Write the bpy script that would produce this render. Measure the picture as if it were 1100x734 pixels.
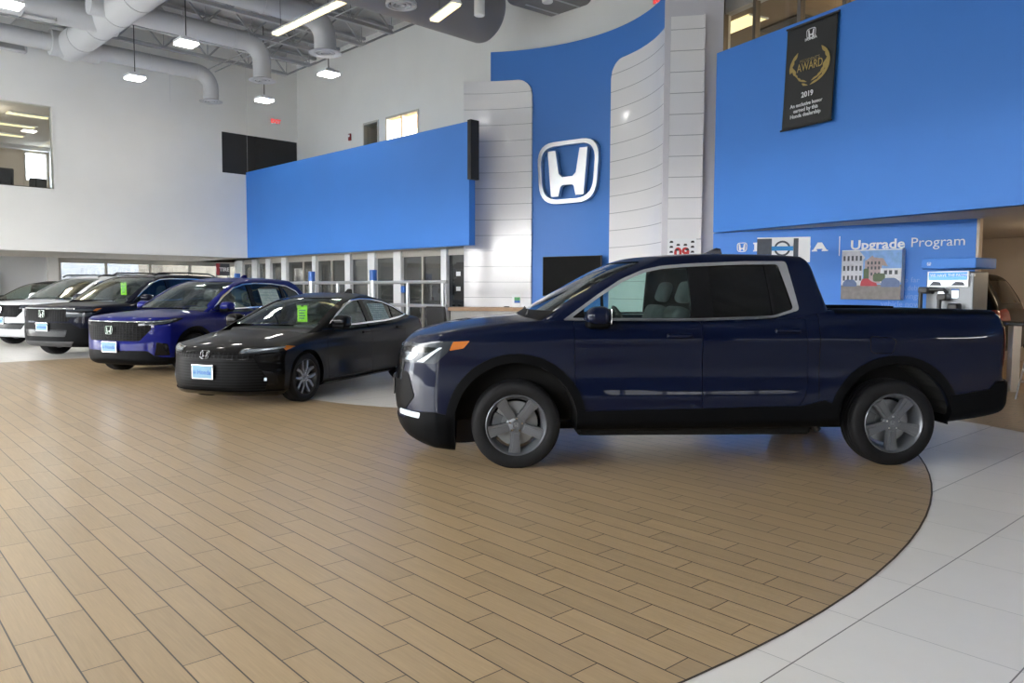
import bpy, bmesh, math, random
import numpy as np
from mathutils import Vector, Matrix
random.seed(4)
S = bpy.context.scene
for o in list(bpy.data.objects): bpy.data.objects.remove(o)
C = S.collection

# ------------------------------------------------------------------ camera
CAMZ, PIT, ROLL, FPX = 1.473, 0.0678, 0.0037, 825.8
_fw = np.array([0, math.cos(PIT), -math.sin(PIT)]); _r0 = np.array([1., 0, 0]); _u0 = np.cross(_r0, _fw)
_r = math.cos(ROLL)*_r0 + math.sin(ROLL)*_u0; _u = np.cross(_r, _fw)
cd = bpy.data.cameras.new('camera'); cam = bpy.data.objects.new('camera', cd); C.objects.link(cam)
cd.sensor_width = 36; cd.lens = FPX/1100*36; cd.clip_end = 300; cd.clip_start = .05
M3 = Matrix(((_r[0], _u[0], -_fw[0]), (_r[1], _u[1], -_fw[1]), (_r[2], _u[2], -_fw[2]))).to_4x4()
cam.matrix_world = Matrix.Translation((0, 0, CAMZ)) @ M3
S.camera = cam
# ------------------------------------------------------------------ world, exposure
S.view_settings.view_transform = 'Standard'; S.view_settings.look = 'None'
S.view_settings.gamma = 1; S.view_settings.use_curve_mapping = False
S.view_settings.exposure = 1.5
S.cycles.use_denoising = True
S.cycles.max_bounces = 10; S.cycles.diffuse_bounces = 5; S.cycles.glossy_bounces = 5
S.cycles.transparent_max_bounces = 16; S.cycles.sample_clamp_indirect = 8; S.cycles.blur_glossy = .5
S.cycles.caustics_reflective = False; S.cycles.caustics_refractive = False
SKY = 12.0          # daylight strength outside the storefront
PEND = 150          # pendant lamps, watt each
TUBE = 60
wd = bpy.data.worlds.new('sky'); S.world = wd; wd.use_nodes = True
nt = wd.node_tree; bg = nt.nodes['Background']; bg.inputs[1].default_value = SKY
tc = nt.nodes.new('ShaderNodeTexCoord'); sp = nt.nodes.new('ShaderNodeSeparateXYZ'); rp = nt.nodes.new('ShaderNodeValToRGB')
nt.links.new(tc.outputs['Generated'], sp.inputs[0]); nt.links.new(sp.outputs[2], rp.inputs[0]); nt.links.new(rp.outputs[0], bg.inputs[0])
e = rp.color_ramp.elements
e[0].position = 0; e[0].color = (.40, .40, .39, 1); e[1].position = .55; e[1].color = (.80, .90, 1, 1)
k = rp.color_ramp.elements.new(.02); k.color = (1, .98, .95, 1)

# ------------------------------------------------------------------ pixel -> place helpers (photo pixels, 1100 x 734)
def ray(px, py):
    return _fw + _r*(px-550)/FPX - _u*(py-367)/FPX
EYE = np.array([0, 0, CAMZ])
def pz(px, py, z):
    d = ray(px, py); return Vector(EYE + d*((z-CAMZ)/d[2]))
def pY(px, py, Y):
    d = ray(px, py); return Vector(EYE + d*(Y/d[1]))
class Wall:
    """vertical plane through P (x, y) along direction d; n points into the room"""
    def __init__(s, P, d):
        s.P = Vector((P[0], P[1], 0)); s.d = Vector((d[0], d[1], 0)).normalized()
        s.n = Vector((s.d.y, -s.d.x, 0))
    def sz(s, px, py, off=0):
        d = Vector(ray(px, py)); t = ((s.P + s.n*off - Vector(EYE)).dot(s.n))/d.dot(s.n)
        X = Vector(EYE) + d*t; return (X-s.P).dot(s.d), X.z
    def pt(s, a, z, off=0):
        v = s.P + s.d*a + s.n*off; v.z = z; return v
    def shifted(s, off): return Wall((s.P+s.n*off)[:2], s.d[:2])
    def frame(s, a, z, off=0): return Frame(s.pt(a, z, off), s.d, s.n*-1, Vector((0, 0, 1)))
class Frame:
    """origin + axes: local x, y, z"""
    def __init__(s, o=(0, 0, 0), ex=(1, 0, 0), ey=(0, 1, 0), ez=(0, 0, 1)):
        s.o = Vector(o); s.ex = Vector(ex); s.ey = Vector(ey); s.ez = Vector(ez)
    def __call__(s, x, y, z): return s.o + s.ex*x + s.ey*y + s.ez*z
    def rz(s, a, o=(0, 0, 0)):
        c, q = math.cos(a), math.sin(a)
        return Frame(s(*o), s.ex*c+s.ey*q, s.ey*c-s.ex*q, s.ez)
ID = Frame()

# ------------------------------------------------------------------ materials
MATS = {}
def mat(name, col=(.5, .5, .5), rough=.5, metal=0, spec=.5, coat=0, coat_rough=.03, emit=None, es=0, nodes=None):
    m = bpy.data.materials.new(name); m.use_nodes = True; b = m.node_tree.nodes['Principled BSDF']
    b.inputs['Base Color'].default_value = (*col, 1); b.inputs['Roughness'].default_value = rough
    b.inputs['Metallic'].default_value = metal; b.inputs['Specular IOR Level'].default_value = spec
    b.inputs['Coat Weight'].default_value = coat; b.inputs['Coat Roughness'].default_value = coat_rough
    if emit: b.inputs['Emission Color'].default_value = (*emit, 1); b.inputs['Emission Strength'].default_value = es
    if nodes: nodes(m.node_tree, b)
    MATS[name] = m; return m
def noise_var(scale, amt, bump=0, detail=3, stretch=None):
    """small procedural variation of colour, optional bump"""
    def f(nt, b):
        t = nt.nodes.new('ShaderNodeTexCoord'); n = nt.nodes.new('ShaderNodeTexNoise'); n.inputs['Scale'].default_value = scale; n.inputs['Detail'].default_value = detail
        src = t.outputs['Object']
        if stretch:
            mp = nt.nodes.new('ShaderNodeMapping'); mp.inputs['Scale'].default_value = stretch; nt.links.new(src, mp.inputs[0]); src = mp.outputs[0]
        nt.links.new(src, n.inputs['Vector'])
        h = nt.nodes.new('ShaderNodeHueSaturation'); h.inputs['Color'].default_value = b.inputs['Base Color'].default_value
        mr = nt.nodes.new('ShaderNodeMapRange'); mr.inputs[1].default_value = .3; mr.inputs[2].default_value = .7; mr.inputs[3].default_value = 1-amt; mr.inputs[4].default_value = 1+amt
        nt.links.new(n.outputs[0], mr.inputs[0]); nt.links.new(mr.outputs[0], h.inputs['Value']); nt.links.new(h.outputs[0], b.inputs['Base Color'])
        if bump:
            bp = nt.nodes.new('ShaderNodeBump'); bp.inputs['Strength'].default_value = bump; bp.inputs['Distance'].default_value = .002
            nt.links.new(n.outputs[0], bp.inputs['Height']); nt.links.new(bp.outputs[0], b.inputs['Normal'])
    return f
def glass(name, tint=(.8, .9, .88), refl=1.0, dark=1.0):
    m = bpy.data.materials.new(name); m.use_nodes = True; nt = m.node_tree; nt.nodes.clear()
    o = nt.nodes.new('ShaderNodeOutputMaterial'); mx = nt.nodes.new('ShaderNodeMixShader'); t = nt.nodes.new('ShaderNodeBsdfTransparent'); g = nt.nodes.new('ShaderNodeBsdfGlossy')
    fr = nt.nodes.new('ShaderNodeFresnel'); ge = nt.nodes.new('ShaderNodeNewGeometry'); mi = nt.nodes.new('ShaderNodeMapRange'); mi.inputs[3].default_value = 1.52; mi.inputs[4].default_value = 1/1.52   # thin pane: same reflectance from both sides
    nt.links.new(ge.outputs['Backfacing'], mi.inputs[0]); nt.links.new(mi.outputs[0], fr.inputs[0])
    mu = nt.nodes.new('ShaderNodeMath'); mu.operation = 'MULTIPLY'; mu.inputs[1].default_value = refl; mu.use_clamp = True
    t.inputs[0].default_value = (*[c*dark for c in tint], 1); g.inputs['Roughness'].default_value = .01; g.inputs['Color'].default_value = (1, 1, 1, 1)
    nt.links.new(fr.outputs[0], mu.inputs[0]); nt.links.new(mu.outputs[0], mx.inputs[0]); nt.links.new(t.outputs[0], mx.inputs[1]); nt.links.new(g.outputs[0], mx.inputs[2]); nt.links.new(mx.outputs[0], o.inputs[0])
    MATS[name] = m; return m

# ------------------------------------------------------------------ mesh builder
class MB:
    def __init__(s): s.v = []; s.f = []
    def add(s, vs, fs):
        k = len(s.v); s.v += [tuple(v) for v in vs]; s.f += [tuple(i+k for i in f) for f in fs]; return s
    def box(s, x0, x1, y0, y1, z0, z1, fr=ID):
        p = [fr(x, y, z) for z in (z0, z1) for y in (y0, y1) for x in (x0, x1)]
        return s.add(p, [(0, 2, 3, 1), (4, 5, 7, 6), (0, 1, 5, 4), (2, 6, 7, 3), (0, 4, 6, 2), (1, 3, 7, 5)])
    def bbox(s, x0, x1, y0, y1, z0, z1, r, fr=ID, n=3):
        """box with rounded edges"""
        V, F = rbox(((x1-x0)/2, (y1-y0)/2, (z1-z0)/2), (r, r, r), (1, 1, 1), n)
        return s.add([fr(x+(x0+x1)/2, y+(y0+y1)/2, z+(z0+z1)/2) for x, y, z in V], F)
    def prism(s, pts, y0, y1, fr=ID):
        """polygon in local x-z, extruded along local y"""
        n = len(pts); a = sum(pts[i][0]*pts[(i+1) % n][1]-pts[(i+1) % n][0]*pts[i][1] for i in range(n))
        if a < 0: pts = pts[::-1]
        p = [fr(x, y0, z) for x, z in pts]+[fr(x, y1, z) for x, z in pts]
        return s.add(p, [tuple(range(n)), tuple(range(2*n-1, n-1, -1))]+[(i, i+n, (i+1) % n+n, (i+1) % n) for i in range(n)])
    def ring(s, outer, inner, y0, y1, fr=ID):
        """band between two polygons with equal counts, extruded along local y"""
        n = len(outer); p = [fr(x, y, z) for y in (y0, y1) for q in (outer, inner) for x, z in q]
        f = []
        for i in range(n):
            j = (i+1) % n
            f += [(i, j, n+j, n+i), (2*n+i, 3*n+i, 3*n+j, 2*n+j), (i, 2*n+i, 2*n+j, j), (n+i, n+j, 3*n+j, 3*n+i)]
        return s.add(p, f)
    def tube(s, path, r, n=10, caps=True):
        path = [Vector(p) for p in path]; rs = r if isinstance(r, (list, tuple)) else [r]*len(path); base = len(s.v); prev = None
        for i, p in enumerate(path):
            d = (path[min(i+1, len(path)-1)]-path[max(i-1, 0)]).normalized()
            if prev is None:
                a = Vector((0, 0, 1)) if abs(d.z) < .9 else Vector((1, 0, 0)); u = d.cross(a).normalized()
            else: u = (prev-d*prev.dot(d)).normalized()
            prev = u; w = d.cross(u)
            s.v += [tuple(p+(u*math.cos(t)+w*math.sin(t))*rs[i]) for t in (2*math.pi*k/n for k in range(n))]
        for i in range(len(path)-1):
            for k in range(n):
                a = base+i*n+k; b = base+i*n+(k+1) % n
                s.f.append((a, b, b+n, a+n))
        if caps:
            s.f.append(tuple(base+k for k in range(n))[::-1]); s.f.append(tuple(base+(len(path)-1)*n+k for k in range(n)))
        return s
    def lathe(s, prof, fr=ID, n=32, closed=False, ang=(0, 2*math.pi), caps=True):
        """profile (radius, height along local y) turned round local y"""
        k = len(s.v); m = len(prof)
        for i in range(n):
            t = ang[0]+(ang[1]-ang[0])*i/n
            s.v += [tuple(fr(r*math.cos(t), y, r*math.sin(t))) for r, y in prof]
        for i in range(n):
            j = (i+1) % n
            for q in range(m if closed else m-1):
                w = (q+1) % m
                s.f.append((k+i*m+q, k+i*m+w, k+j*m+w, k+j*m+q))
        if not closed and caps:
            if prof[0][0] > 1e-5: s.f.append(tuple(k+i*m for i in range(n)))
            if prof[-1][0] > 1e-5: s.f.append(tuple(k+i*m+m-1 for i in range(n))[::-1])
        return s
    def mesh(s, name, smooth=False):
        me = bpy.data.meshes.new(name); me.from_pydata(s.v, [], s.f)
        bm = bmesh.new(); bm.from_mesh(me); bmesh.ops.remove_doubles(bm, verts=bm.verts, dist=1e-5)
        bmesh.ops.recalc_face_normals(bm, faces=bm.faces); bm.to_mesh(me); bm.free()
        if smooth: smooth_mesh(me, 35 if smooth is True else smooth)
        return me
    def build(s, name, m, parent=None, smooth=False, kind=None):
        return link(name, s.mesh(name, smooth), m, parent, kind)
def smooth_mesh(me, ang=35):
    me.polygons.foreach_set('use_smooth', [True]*len(me.polygons)); me.set_sharp_from_angle(angle=math.radians(ang))
def link(name, me, m, parent=None, kind=None):
    o = bpy.data.objects.new(name, me)
    if m is not None:
        me.materials.clear(); me.materials.append(MATS[m] if isinstance(m, str) else m)
    C.objects.link(o)
    if parent is not None: o.parent = parent
    if kind: o['kind'] = kind
    return o
def tag(o, label, cat, group=None, kind=None):
    o['label'] = label; o['category'] = cat
    if group: o['group'] = group
    if kind: o['kind'] = kind
    return o
def empty(name, loc, rz=0, label=None, cat=None, group=None):
    o = bpy.data.objects.new(name, None); o.empty_display_size = .1; C.objects.link(o); o.location = loc; o.rotation_euler = (0, 0, rz)
    if label: tag(o, label, cat, group)
    return o
def struct(name, mb, m, smooth=False, parent=None):
    return mb.build(name, m, parent, smooth, None if parent else 'structure')
def copy_tree(o, parent=None):
    c = o.copy(); C.objects.link(c)
    if parent is not None: c.parent = parent
    for ch in list(o.children): copy_tree(ch, c)
    return c
def mesh_local(o, root):
    """move world-coordinate mesh data under an empty without changing its place"""
    o.parent = root
def text_mesh(body, size, depth=.002, align='CENTER', offset=0, spacing=1.0, line=1.0, shear=0):
    cu = bpy.data.curves.new('t', 'FONT'); cu.body = body; cu.size = size; cu.extrude = depth; cu.align_x = align; cu.align_y = 'CENTER'
    cu.offset = offset; cu.space_character = spacing; cu.space_line = line; cu.resolution_u = 3; cu.shear = shear
    o = bpy.data.objects.new('t', cu); C.objects.link(o)
    me = bpy.data.meshes.new_from_object(o.evaluated_get(bpy.context.evaluated_depsgraph_get()))
    bpy.data.objects.remove(o); bpy.data.curves.remove(cu); return me
def place_mesh(me, fr, sx=1, sz=1):
    """text lies in local x-y facing +z -> put on a frame's x-z plane facing -y (towards the viewer)"""
    co = np.empty(len(me.vertices)*3); me.vertices.foreach_get('co', co); co = co.reshape(-1, 3)
    ex, ey, ez, o = [np.array(v) for v in (fr.ex, fr.ey, fr.ez, fr.o)]
    w = o+np.outer(co[:, 0]*sx, ex)+np.outer(co[:, 1]*sz, ez)-np.outer(co[:, 2], ey)
    me.vertices.foreach_set('co', w.ravel()); me.update(); return me

def rbox(h, r, n, k=4):
    """rounded box: half sizes h, fillet radii r per axis, n core cells per axis, k fillet cells; returns verts, quads"""
    ax = []
    for a in range(3):
        core = h[a]-r[a]
        d = [math.tan(math.radians(45)*i/k) for i in range(1, k+1)]
        ps = [(-core, -t) for t in d[::-1]]+[(-core+2*core*i/n[a], 0.) for i in range(n[a]+1)]+[(core, t) for t in d]
        ax.append(ps)
    N = [len(a) for a in ax]; idx = {}; V = []
    def vid(i, j, l):
        key = (i, j, l)
        if key not in idx:
            q = [ax[0][i], ax[1][j], ax[2][l]]
            d = [p[1] for p in q]
            L = math.sqrt(sum(t*t for t in d)) or 1
            V.append(tuple(q[a][0]+r[a]*d[a]/L for a in range(3))); idx[key] = len(V)-1
        return idx[key]
    F = []
    for a in range(3):
        b, c = (a+1) % 3, (a+2) % 3
        for e, fl in ((0, True), (N[a]-1, False)):
            for i in range(N[b]-1):
                for j in range(N[c]-1):
                    q = []
                    for di, dj in ((0, 0), (1, 0), (1, 1), (0, 1)):
                        t = [0, 0, 0]; t[a] = e; t[b] = i+di; t[c] = j+dj; q.append(vid(*t))
                    F.append(tuple(q[::-1] if fl else q))
    return V, F

EM_OUT = None
def emblem_polys():
    """rounded trapezoid ring and the H inside it, height 1, width about 1.2, centred"""
    def rt(w1, w0, h, r, z0=0, n=7, bulge=.0):
        cs = [(w1/2, h/2), (-w1/2, h/2), (-w0/2, -h/2), (w0/2, -h/2)]; out = []
        for i, (x, z) in enumerate(cs):
            p = Vector((x, z)); a = Vector(cs[i-1]); b = Vector(cs[(i+1) % 4])
            u = (a-p).normalized()*r; v = (b-p).normalized()*r
            for t in range(n+1):
                q = t/n; w = (p+u)*(1-q)**2+p*2*q*(1-q)+(p+v)*q*q; out.append((w.x, w.y+z0))
        return out
    o = rt(1.22, 1.08, 1, .34); i = rt(1.08, .955, .87, .30, .0)
    H = [(-.385, .36), (-.235, .36), (-.165, -.02), (-.10, -.075), (.10, -.075), (.165, -.02), (.235, .36), (.385, .36),
         (.315, -.38), (.165, -.38), (.13, -.235), (.09, -.205), (-.09, -.205), (-.13, -.235), (-.165, -.38), (-.315, -.38)]
    return o, i, H
def emblem_mb(mb, fr, size, depth):
    o, i, H = emblem_polys(); f = lambda P: [(x*size, z*size) for x, z in P]
    mb.ring(f(o), f(i), -depth, 0, fr); mb.prism(f(H), -depth, 0, fr); return mb
# ================================================================== materials of the place
mat('blocker_green', (.03, .045, .025), .9, nodes=noise_var(2, .4)); mat('street_wall', (.10, .10, .105), .7); mat('white_wall', (.80, .80, .78), .7, nodes=noise_var(1.2, .015))
mat('grey_wall', (.62, .63, .65), .7); mat('beige_wall', (.60, .52, .43), .75); mat('pillar_paint', (.62, .61, .66), .6)
mat('blue_wall', (.042, .215, .70), .55, nodes=noise_var(.8, .02)); mat('deep_blue', (.03, .13, .52), .5)
mat('deck', (.34, .34, .345), .6); mat('steel_grey', (.40, .41, .42), .55, .1); mat('duct_paint', (.50, .51, .53), .5)
mat('dark_duct', (.22, .21, .21), .5)
mat('soffit', (.62, .58, .53), .8); mat('black', (.012, .012, .013), .4); mat('matte_black', (.02, .02, .022), .7)
mat('bronze', (.20, .175, .15), .45, .3); mat('mullion', (.50, .48, .44), .4, .3); mat('white_metal', (.82, .84, .87), .35); mat('rail_metal', (.48, .50, .52), .3, .7)
mat('asphalt', (.25, .25, .25), .9, nodes=noise_var(3, .1)); mat('grout', (.05, .04, .035), .9)
mat('blue_plastic', (.02, .12, .45), .35); mat('chrome', (.85, .86, .88), .12, 1.0); mat('brushed', (.75, .77, .80), .28, 1.0)
mat('red_light', (.5, .05, .05), .5, emit=(1, .10, .09), es=.25)
mat('lamp', (1, 1, 1), .5, emit=(1, .96, .90), es=15); mat('tube', (1, .9, .6), .5, emit=(1, .84, .42), es=.62)
mat('office_tube', (1, .9, .6), .5, emit=(1, .80, .36), es=.60); mat('dark_wall', (.10, .085, .07), .6); mat('brown_room', (.28, .20, .12), .7)
mat('wood_top', (.36, .22, .12), .4, nodes=noise_var(6, .12, stretch=(1, 12, 12))); mat('grey_panel', (.45, .45, .44), .5); mat('skid_grey', (.04, .04, .043), .5)
mat('screen_black', (.003, .003, .003), .5, spec=.08); mat('white_paper', (.82, .84, .86), .6); mat('yellow', (.8, .6, .08), .4)
glass('clear_glass', (.90, .93, .93)); glass('dimming_glass', (.34, .345, .35)); glass('smoke_glass', (.12, .12, .12), 1.0); glass('office_glass', (.45, .48, .50), 1.6)

def tile_nodes(nt, b):
    N = nt.nodes; L = nt.links
    t = N.new('ShaderNodeTexCoord'); mp = N.new('ShaderNodeMapping'); mp.vector_type = 'TEXTURE'; mp.inputs['Rotation'].default_value = (0, 0, .729)
    L.new(t.outputs['Object'], mp.inputs[0]); sp = N.new('ShaderNodeSeparateXYZ'); L.new(mp.outputs[0], sp.inputs[0])
    def M(op, a, b_=None):
        m = N.new('ShaderNodeMath'); m.operation = op
        for i, q in enumerate((a, b_)):
            if q is None: continue
            if isinstance(q, (int, float)): m.inputs[i].default_value = q
            else: L.new(q, m.inputs[i])
        return m.outputs[0]
    u = M('DIVIDE', M('SUBTRACT', sp.outputs[0], 2.798), .602); v = M('DIVIDE', M('SUBTRACT', sp.outputs[1], 1.459), .622)
    def edge(q, w): f = M('FRACT', q); return M('LESS_THAN', M('MINIMUM', f, M('SUBTRACT', 1, f)), w)
    g1 = edge(u, .0026); g2 = edge(v, .0048); 
    cb = N.new('ShaderNodeCombineXYZ'); L.new(M('FLOOR', u), cb.inputs[0]); L.new(M('FLOOR', v), cb.inputs[1])
    wn = N.new('ShaderNodeTexWhiteNoise'); L.new(cb.outputs[0], wn.inputs[0])
    ns = N.new('ShaderNodeTexNoise'); ns.inputs['Scale'].default_value = 5; L.new(t.outputs['Object'], ns.inputs['Vector'])
    k = M('ADD', M('MULTIPLY', wn.outputs[0], .06), M('ADD', M('MULTIPLY', ns.outputs[0], .06), .92))
    mx = N.new('ShaderNodeMix'); mx.data_type = 'RGBA'; mx.blend_type = 'MULTIPLY'; mx.inputs[0].default_value = 1; mx.inputs[6].default_value = b.inputs['Base Color'].default_value
    cc = N.new('ShaderNodeCombineColor'); [L.new(k, cc.inputs[i]) for i in range(3)]; L.new(cc.outputs[0], mx.inputs[7])
    m2 = N.new('ShaderNodeMix'); m2.data_type = 'RGBA'; m2.inputs[7].default_value = (.14, .125, .11, 1); L.new(M('MAXIMUM', M('MULTIPLY', g1, .7), g2), m2.inputs[0]); L.new(mx.outputs[2], m2.inputs[6])
    L.new(m2.outputs[2], b.inputs['Base Color'])
def wood_nodes(nt, b):
    N = nt.nodes; L = nt.links
    t = N.new('ShaderNodeTexCoord'); mp = N.new('ShaderNodeMapping'); mp.vector_type = 'TEXTURE'; mp.inputs['Rotation'].default_value = (0, 0, .729)
    L.new(t.outputs['Object'], mp.inputs[0]); sp = N.new('ShaderNodeSeparateXYZ'); L.new(mp.outputs[0], sp.inputs[0])
    def M(op, a, b_=None):
        m = N.new('ShaderNodeMath'); m.operation = op
        for i, q in enumerate((a, b_)):
            if q is None: continue
            if isinstance(q, (int, float)): m.inputs[i].default_value = q
            else: L.new(q, m.inputs[i])
        return m.outputs[0]
    u = M('DIVIDE', M('SUBTRACT', sp.outputs[0], .826), .1543); row = M('FLOOR', u)
    v = M('DIVIDE', M('SUBTRACT', M('SUBTRACT', sp.outputs[1], 3.44), M('MULTIPLY', row, .2103)), .631)
    def edge(q, w): f = M('FRACT', q); return M('LESS_THAN', M('MINIMUM', f, M('SUBTRACT', 1, f)), w)
    g = M('MAXIMUM', edge(u, .021), M('MULTIPLY', edge(v, .0042), .95))
    cb = N.new('ShaderNodeCombineXYZ'); L.new(row, cb.inputs[0]); L.new(M('FLOOR', v), cb.inputs[1])
    wn = N.new('ShaderNodeTexWhiteNoise'); L.new(cb.outputs[0], wn.inputs[0])
    m3 = N.new('ShaderNodeMapping'); m3.inputs['Scale'].default_value = (130, 5, 1); L.new(mp.outputs[0], m3.inputs[0])
    ad = N.new('ShaderNodeVectorMath'); ad.operation = 'ADD'; L.new(m3.outputs[0], ad.inputs[0]); 
    sc = N.new('ShaderNodeVectorMath'); sc.operation = 'SCALE'; sc.inputs[3].default_value = 37.; L.new(wn.outputs[1], sc.inputs[0]); L.new(sc.outputs[0], ad.inputs[1])
    ns = N.new('ShaderNodeTexNoise'); ns.inputs['Scale'].default_value = 1; ns.inputs['Detail'].default_value = 3; L.new(ad.outputs[0], ns.inputs['Vector'])
    n2 = N.new('ShaderNodeTexNoise'); n2.inputs['Scale'].default_value = 6; L.new(ad.outputs[0], n2.inputs['Vector']); n2.inputs['Scale'].default_value = .12
    k = M('ADD', M('MULTIPLY', wn.outputs[0], .14), M('ADD', M('MULTIPLY', ns.outputs[0], .34), M('ADD', M('MULTIPLY', n2.outputs[0], .16), .68)))
    mx = N.new('ShaderNodeMix'); mx.data_type = 'RGBA'; mx.blend_type = 'MULTIPLY'; mx.inputs[0].default_value = 1; mx.inputs[6].default_value = b.inputs['Base Color'].default_value
    cc = N.new('ShaderNodeCombineColor'); [L.new(k, cc.inputs[i]) for i in range(3)]; L.new(cc.outputs[0], mx.inputs[7])
    m2 = N.new('ShaderNodeMix'); m2.data_type = 'RGBA'; m2.inputs[7].default_value = (.045, .032, .025, 1); L.new(g, m2.inputs[0]); L.new(mx.outputs[2], m2.inputs[6])
    L.new(m2.outputs[2], b.inputs['Base Color'])
mat('floor_tile', (.80, .765, .71), .30, nodes=tile_nodes)
mat('floor_wood', (.41, .292, .165), .29, nodes=wood_nodes)

# ================================================================== plan of the room
ZS = 2.6                                       # underside of the mezzanine
ab, ar = -.791, -1.085
db = (math.cos(ab), math.sin(ab)); dl = (-db[1], db[0]); dr = (math.cos(ar), math.sin(ar))
LW = Wall((-9.775, 28.53), dl)                 # white upper wall, left
BB = Wall((-9.775, 28.53), db)                 # blue balcony front, back
RB = Wall((3.944, 15.22), dr)                  # blue balcony front, right
sC, _ = LW.sz(319, 90)                         # corner with the upper back wall
UB = Wall(LW.pt(sC, 0)[:2], db)                # white upper wall, back
ZD = 10.0                                      # roof deck
def wall_holes(W, s0, s1, z0, z1, thick, holes=(), off=0):
    """wall slab with rectangular openings"""
    S_ = sorted({s0, s1, *[h[0] for h in holes], *[h[1] for h in holes]}); Z = sorted({z0, z1, *[h[2] for h in holes], *[h[3] for h in holes]})
    S_ = [q for q in S_ if s0 <= q <= s1]; Z = [q for q in Z if z0 <= q <= z1]; mb = MB(); fr = W.frame(0, 0, off)
    for i in range(len(S_)-1):
        z = 0
        while z < len(Z)-1:
            full = lambda q: not any(h[0] <= (S_[i]+S_[i+1])/2 <= h[1] and h[2] <= (Z[q]+Z[q+1])/2 <= h[3] for h in holes)
            if full(z):
                e = z
                while e < len(Z)-1 and full(e): e += 1
                mb.box(S_[i], S_[i+1], 0, thick, Z[z], Z[e], fr); z = e
            else: z += 1
    return mb
# ---- floor
mb = MB(); mb.add([(-45, -30, 0), (40, -30, 0), (40, 60, 0), (-45, 60, 0)], [(0, 1, 2, 3)])
# pavement outside, showroom tile inside
inner = [(-27.5, 12.5), (3.2, -18.2), (24, 2.6), (24, 36), (-12, 44), (-27.5, 34)]
mb = MB(); mb.prism([(x, y) for x, y in inner], 0, .1, Frame((0, 0, 0), (1, 0, 0), (0, 0, -1), (0, 1, 0))); struct('floor', mb, 'floor_tile')
mb = MB(); mb.box(-120, 120, -120, 140, -.32, -.12); struct('pavement', mb, 'asphalt')
DC = Vector((-4.276, 9.613))
def disc_r(t):                                  # t: angle in plan
    a = math.degrees(t) % 360; f = max(0, min(1, (a-60)/70)) if a < 180 else max(0, min(1, (250-a)/50))
    return 8.40-.50*f
def flat(pts, z, name, m):
    mb = MB(); mb.add([(x, y, z) for x, y in pts], [tuple(range(len(pts)))]); return struct(name, mb, m)
circ = [2*math.pi*i/160 for i in range(160)]
flat([(DC.x+disc_r(t)*math.cos(t), DC.y+disc_r(t)*math.sin(t)) for t in circ], .0015, 'floor_wood', 'floor_wood')
mb = MB(); v = []; f = []
for i, t in enumerate(circ):
    for q in (0, .012): v.append((DC.x+(disc_r(t)+q)*math.cos(t), DC.y+(disc_r(t)+q)*math.sin(t), .0016))
    j = (i+1) % 160; f.append((2*i, 2*i+1, 2*j+1, 2*j))
mb.add(v, f); struct('trim_1', mb, 'grout')
flat([(-.2+3.85*math.cos(t), 13.1+3.85*math.sin(t)) for t in circ], .003, 'floor_inlay', 'floor_tile')
flat([(4.2, 9.9), (4.85, 9.05), (5.109, 8.613), (5.227, 8.377), (5.346, 7.939), (5.5, 7.2), (9, 4), (16, 8), (16, 30), (6, 24), (3.0, 17)], .0015, 'floor_wood_alcove', 'floor_wood')

# ---- upper left white wall with the office window and a dark opening
s_w1, zt = LW.sz(55, 114.5); _, zb = LW.sz(55, 203)
s_b0, zbt = LW.sz(238, 141); s_b1 = sC; _, zbb = LW.sz(238, 185)
s_w0 = s_w1-4.2
hol = [(s_w0, s_w1, zb, zt), (s_b0, s_b1-.02, zbb, zbt)]
struct('wall_left', wall_holes(LW, -22.2, sC, ZS, ZD, .25, hol), 'white_wall')
mb = MB(); fr = LW.frame(0, 0, .0)
mb.box(s_w0, s_w1+.05, -.03, .26, zb-.06, zb, fr); mb.box(s_w1, s_w1+.05, -.03, .26, zb, zt, fr); struct('window_1', mb, 'white_wall')
mb = MB(); mb.box(s_w0, s_w1, .1, .11, zb, zt, fr); struct('window_1_glass', mb, 'clear_glass')
mb = MB(); mb.box(s_b0, s_b1-.02, .05, .08, zbb, zbt, fr); mb.box(s_b0+1.3, s_b0+1.34, .03, .05, zbb, zbt, fr); struct('window_2', mb, 'matte_black')
# soffit behind the left wall, recessed storefront under it
REC = 5.6
WL2 = LW.shifted(-REC)
mb = MB(); mb.box(-22.2, 20, .0, REC+3, ZS, ZS+.25, LW.frame(0, 0, -.25)); struct('ceiling_left', mb, 'soffit')
sa, _ = WL2.sz(64, 290); sb, _ = WL2.sz(262, 290)
struct('wall_left_lower', wall_holes(WL2, -20, sa, 0, ZS, .2), 'grey_wall')
mb = MB(); fr = WL2.frame(0, 0)
sc0, _ = WL2.sz(50, 290); mb.box(sc0, sa-.1, -.25, 0, 0, ZS, fr); struct('trim_2', mb, 'white_wall')
struct('window_3_sill', wall_holes(WL2, sa, sb+2, 0, .5, .15), 'grey_wall')
mb = MB(); ss = [WL2.sz(x, 290)[0] for x in (64, 114, 161, 204, 246)]
for s in ss: mb.box(s-.04, s+.04, -.05, .08, .5, ZS, fr)
mb.box(sa, sb+2, -.05, .08, 2.42, ZS, fr); mb.box(sa, sb+2, -.05, .08, .5, .58, fr); struct('window_3', mb, 'mullion')
mb = MB(); mb.box(sa, sb+2, .02, .03, .58, 2.42, fr); struct('window_3_glass', mb, 'dimming_glass')  # tint added to the pane to hold down the bright outdoors

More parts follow.
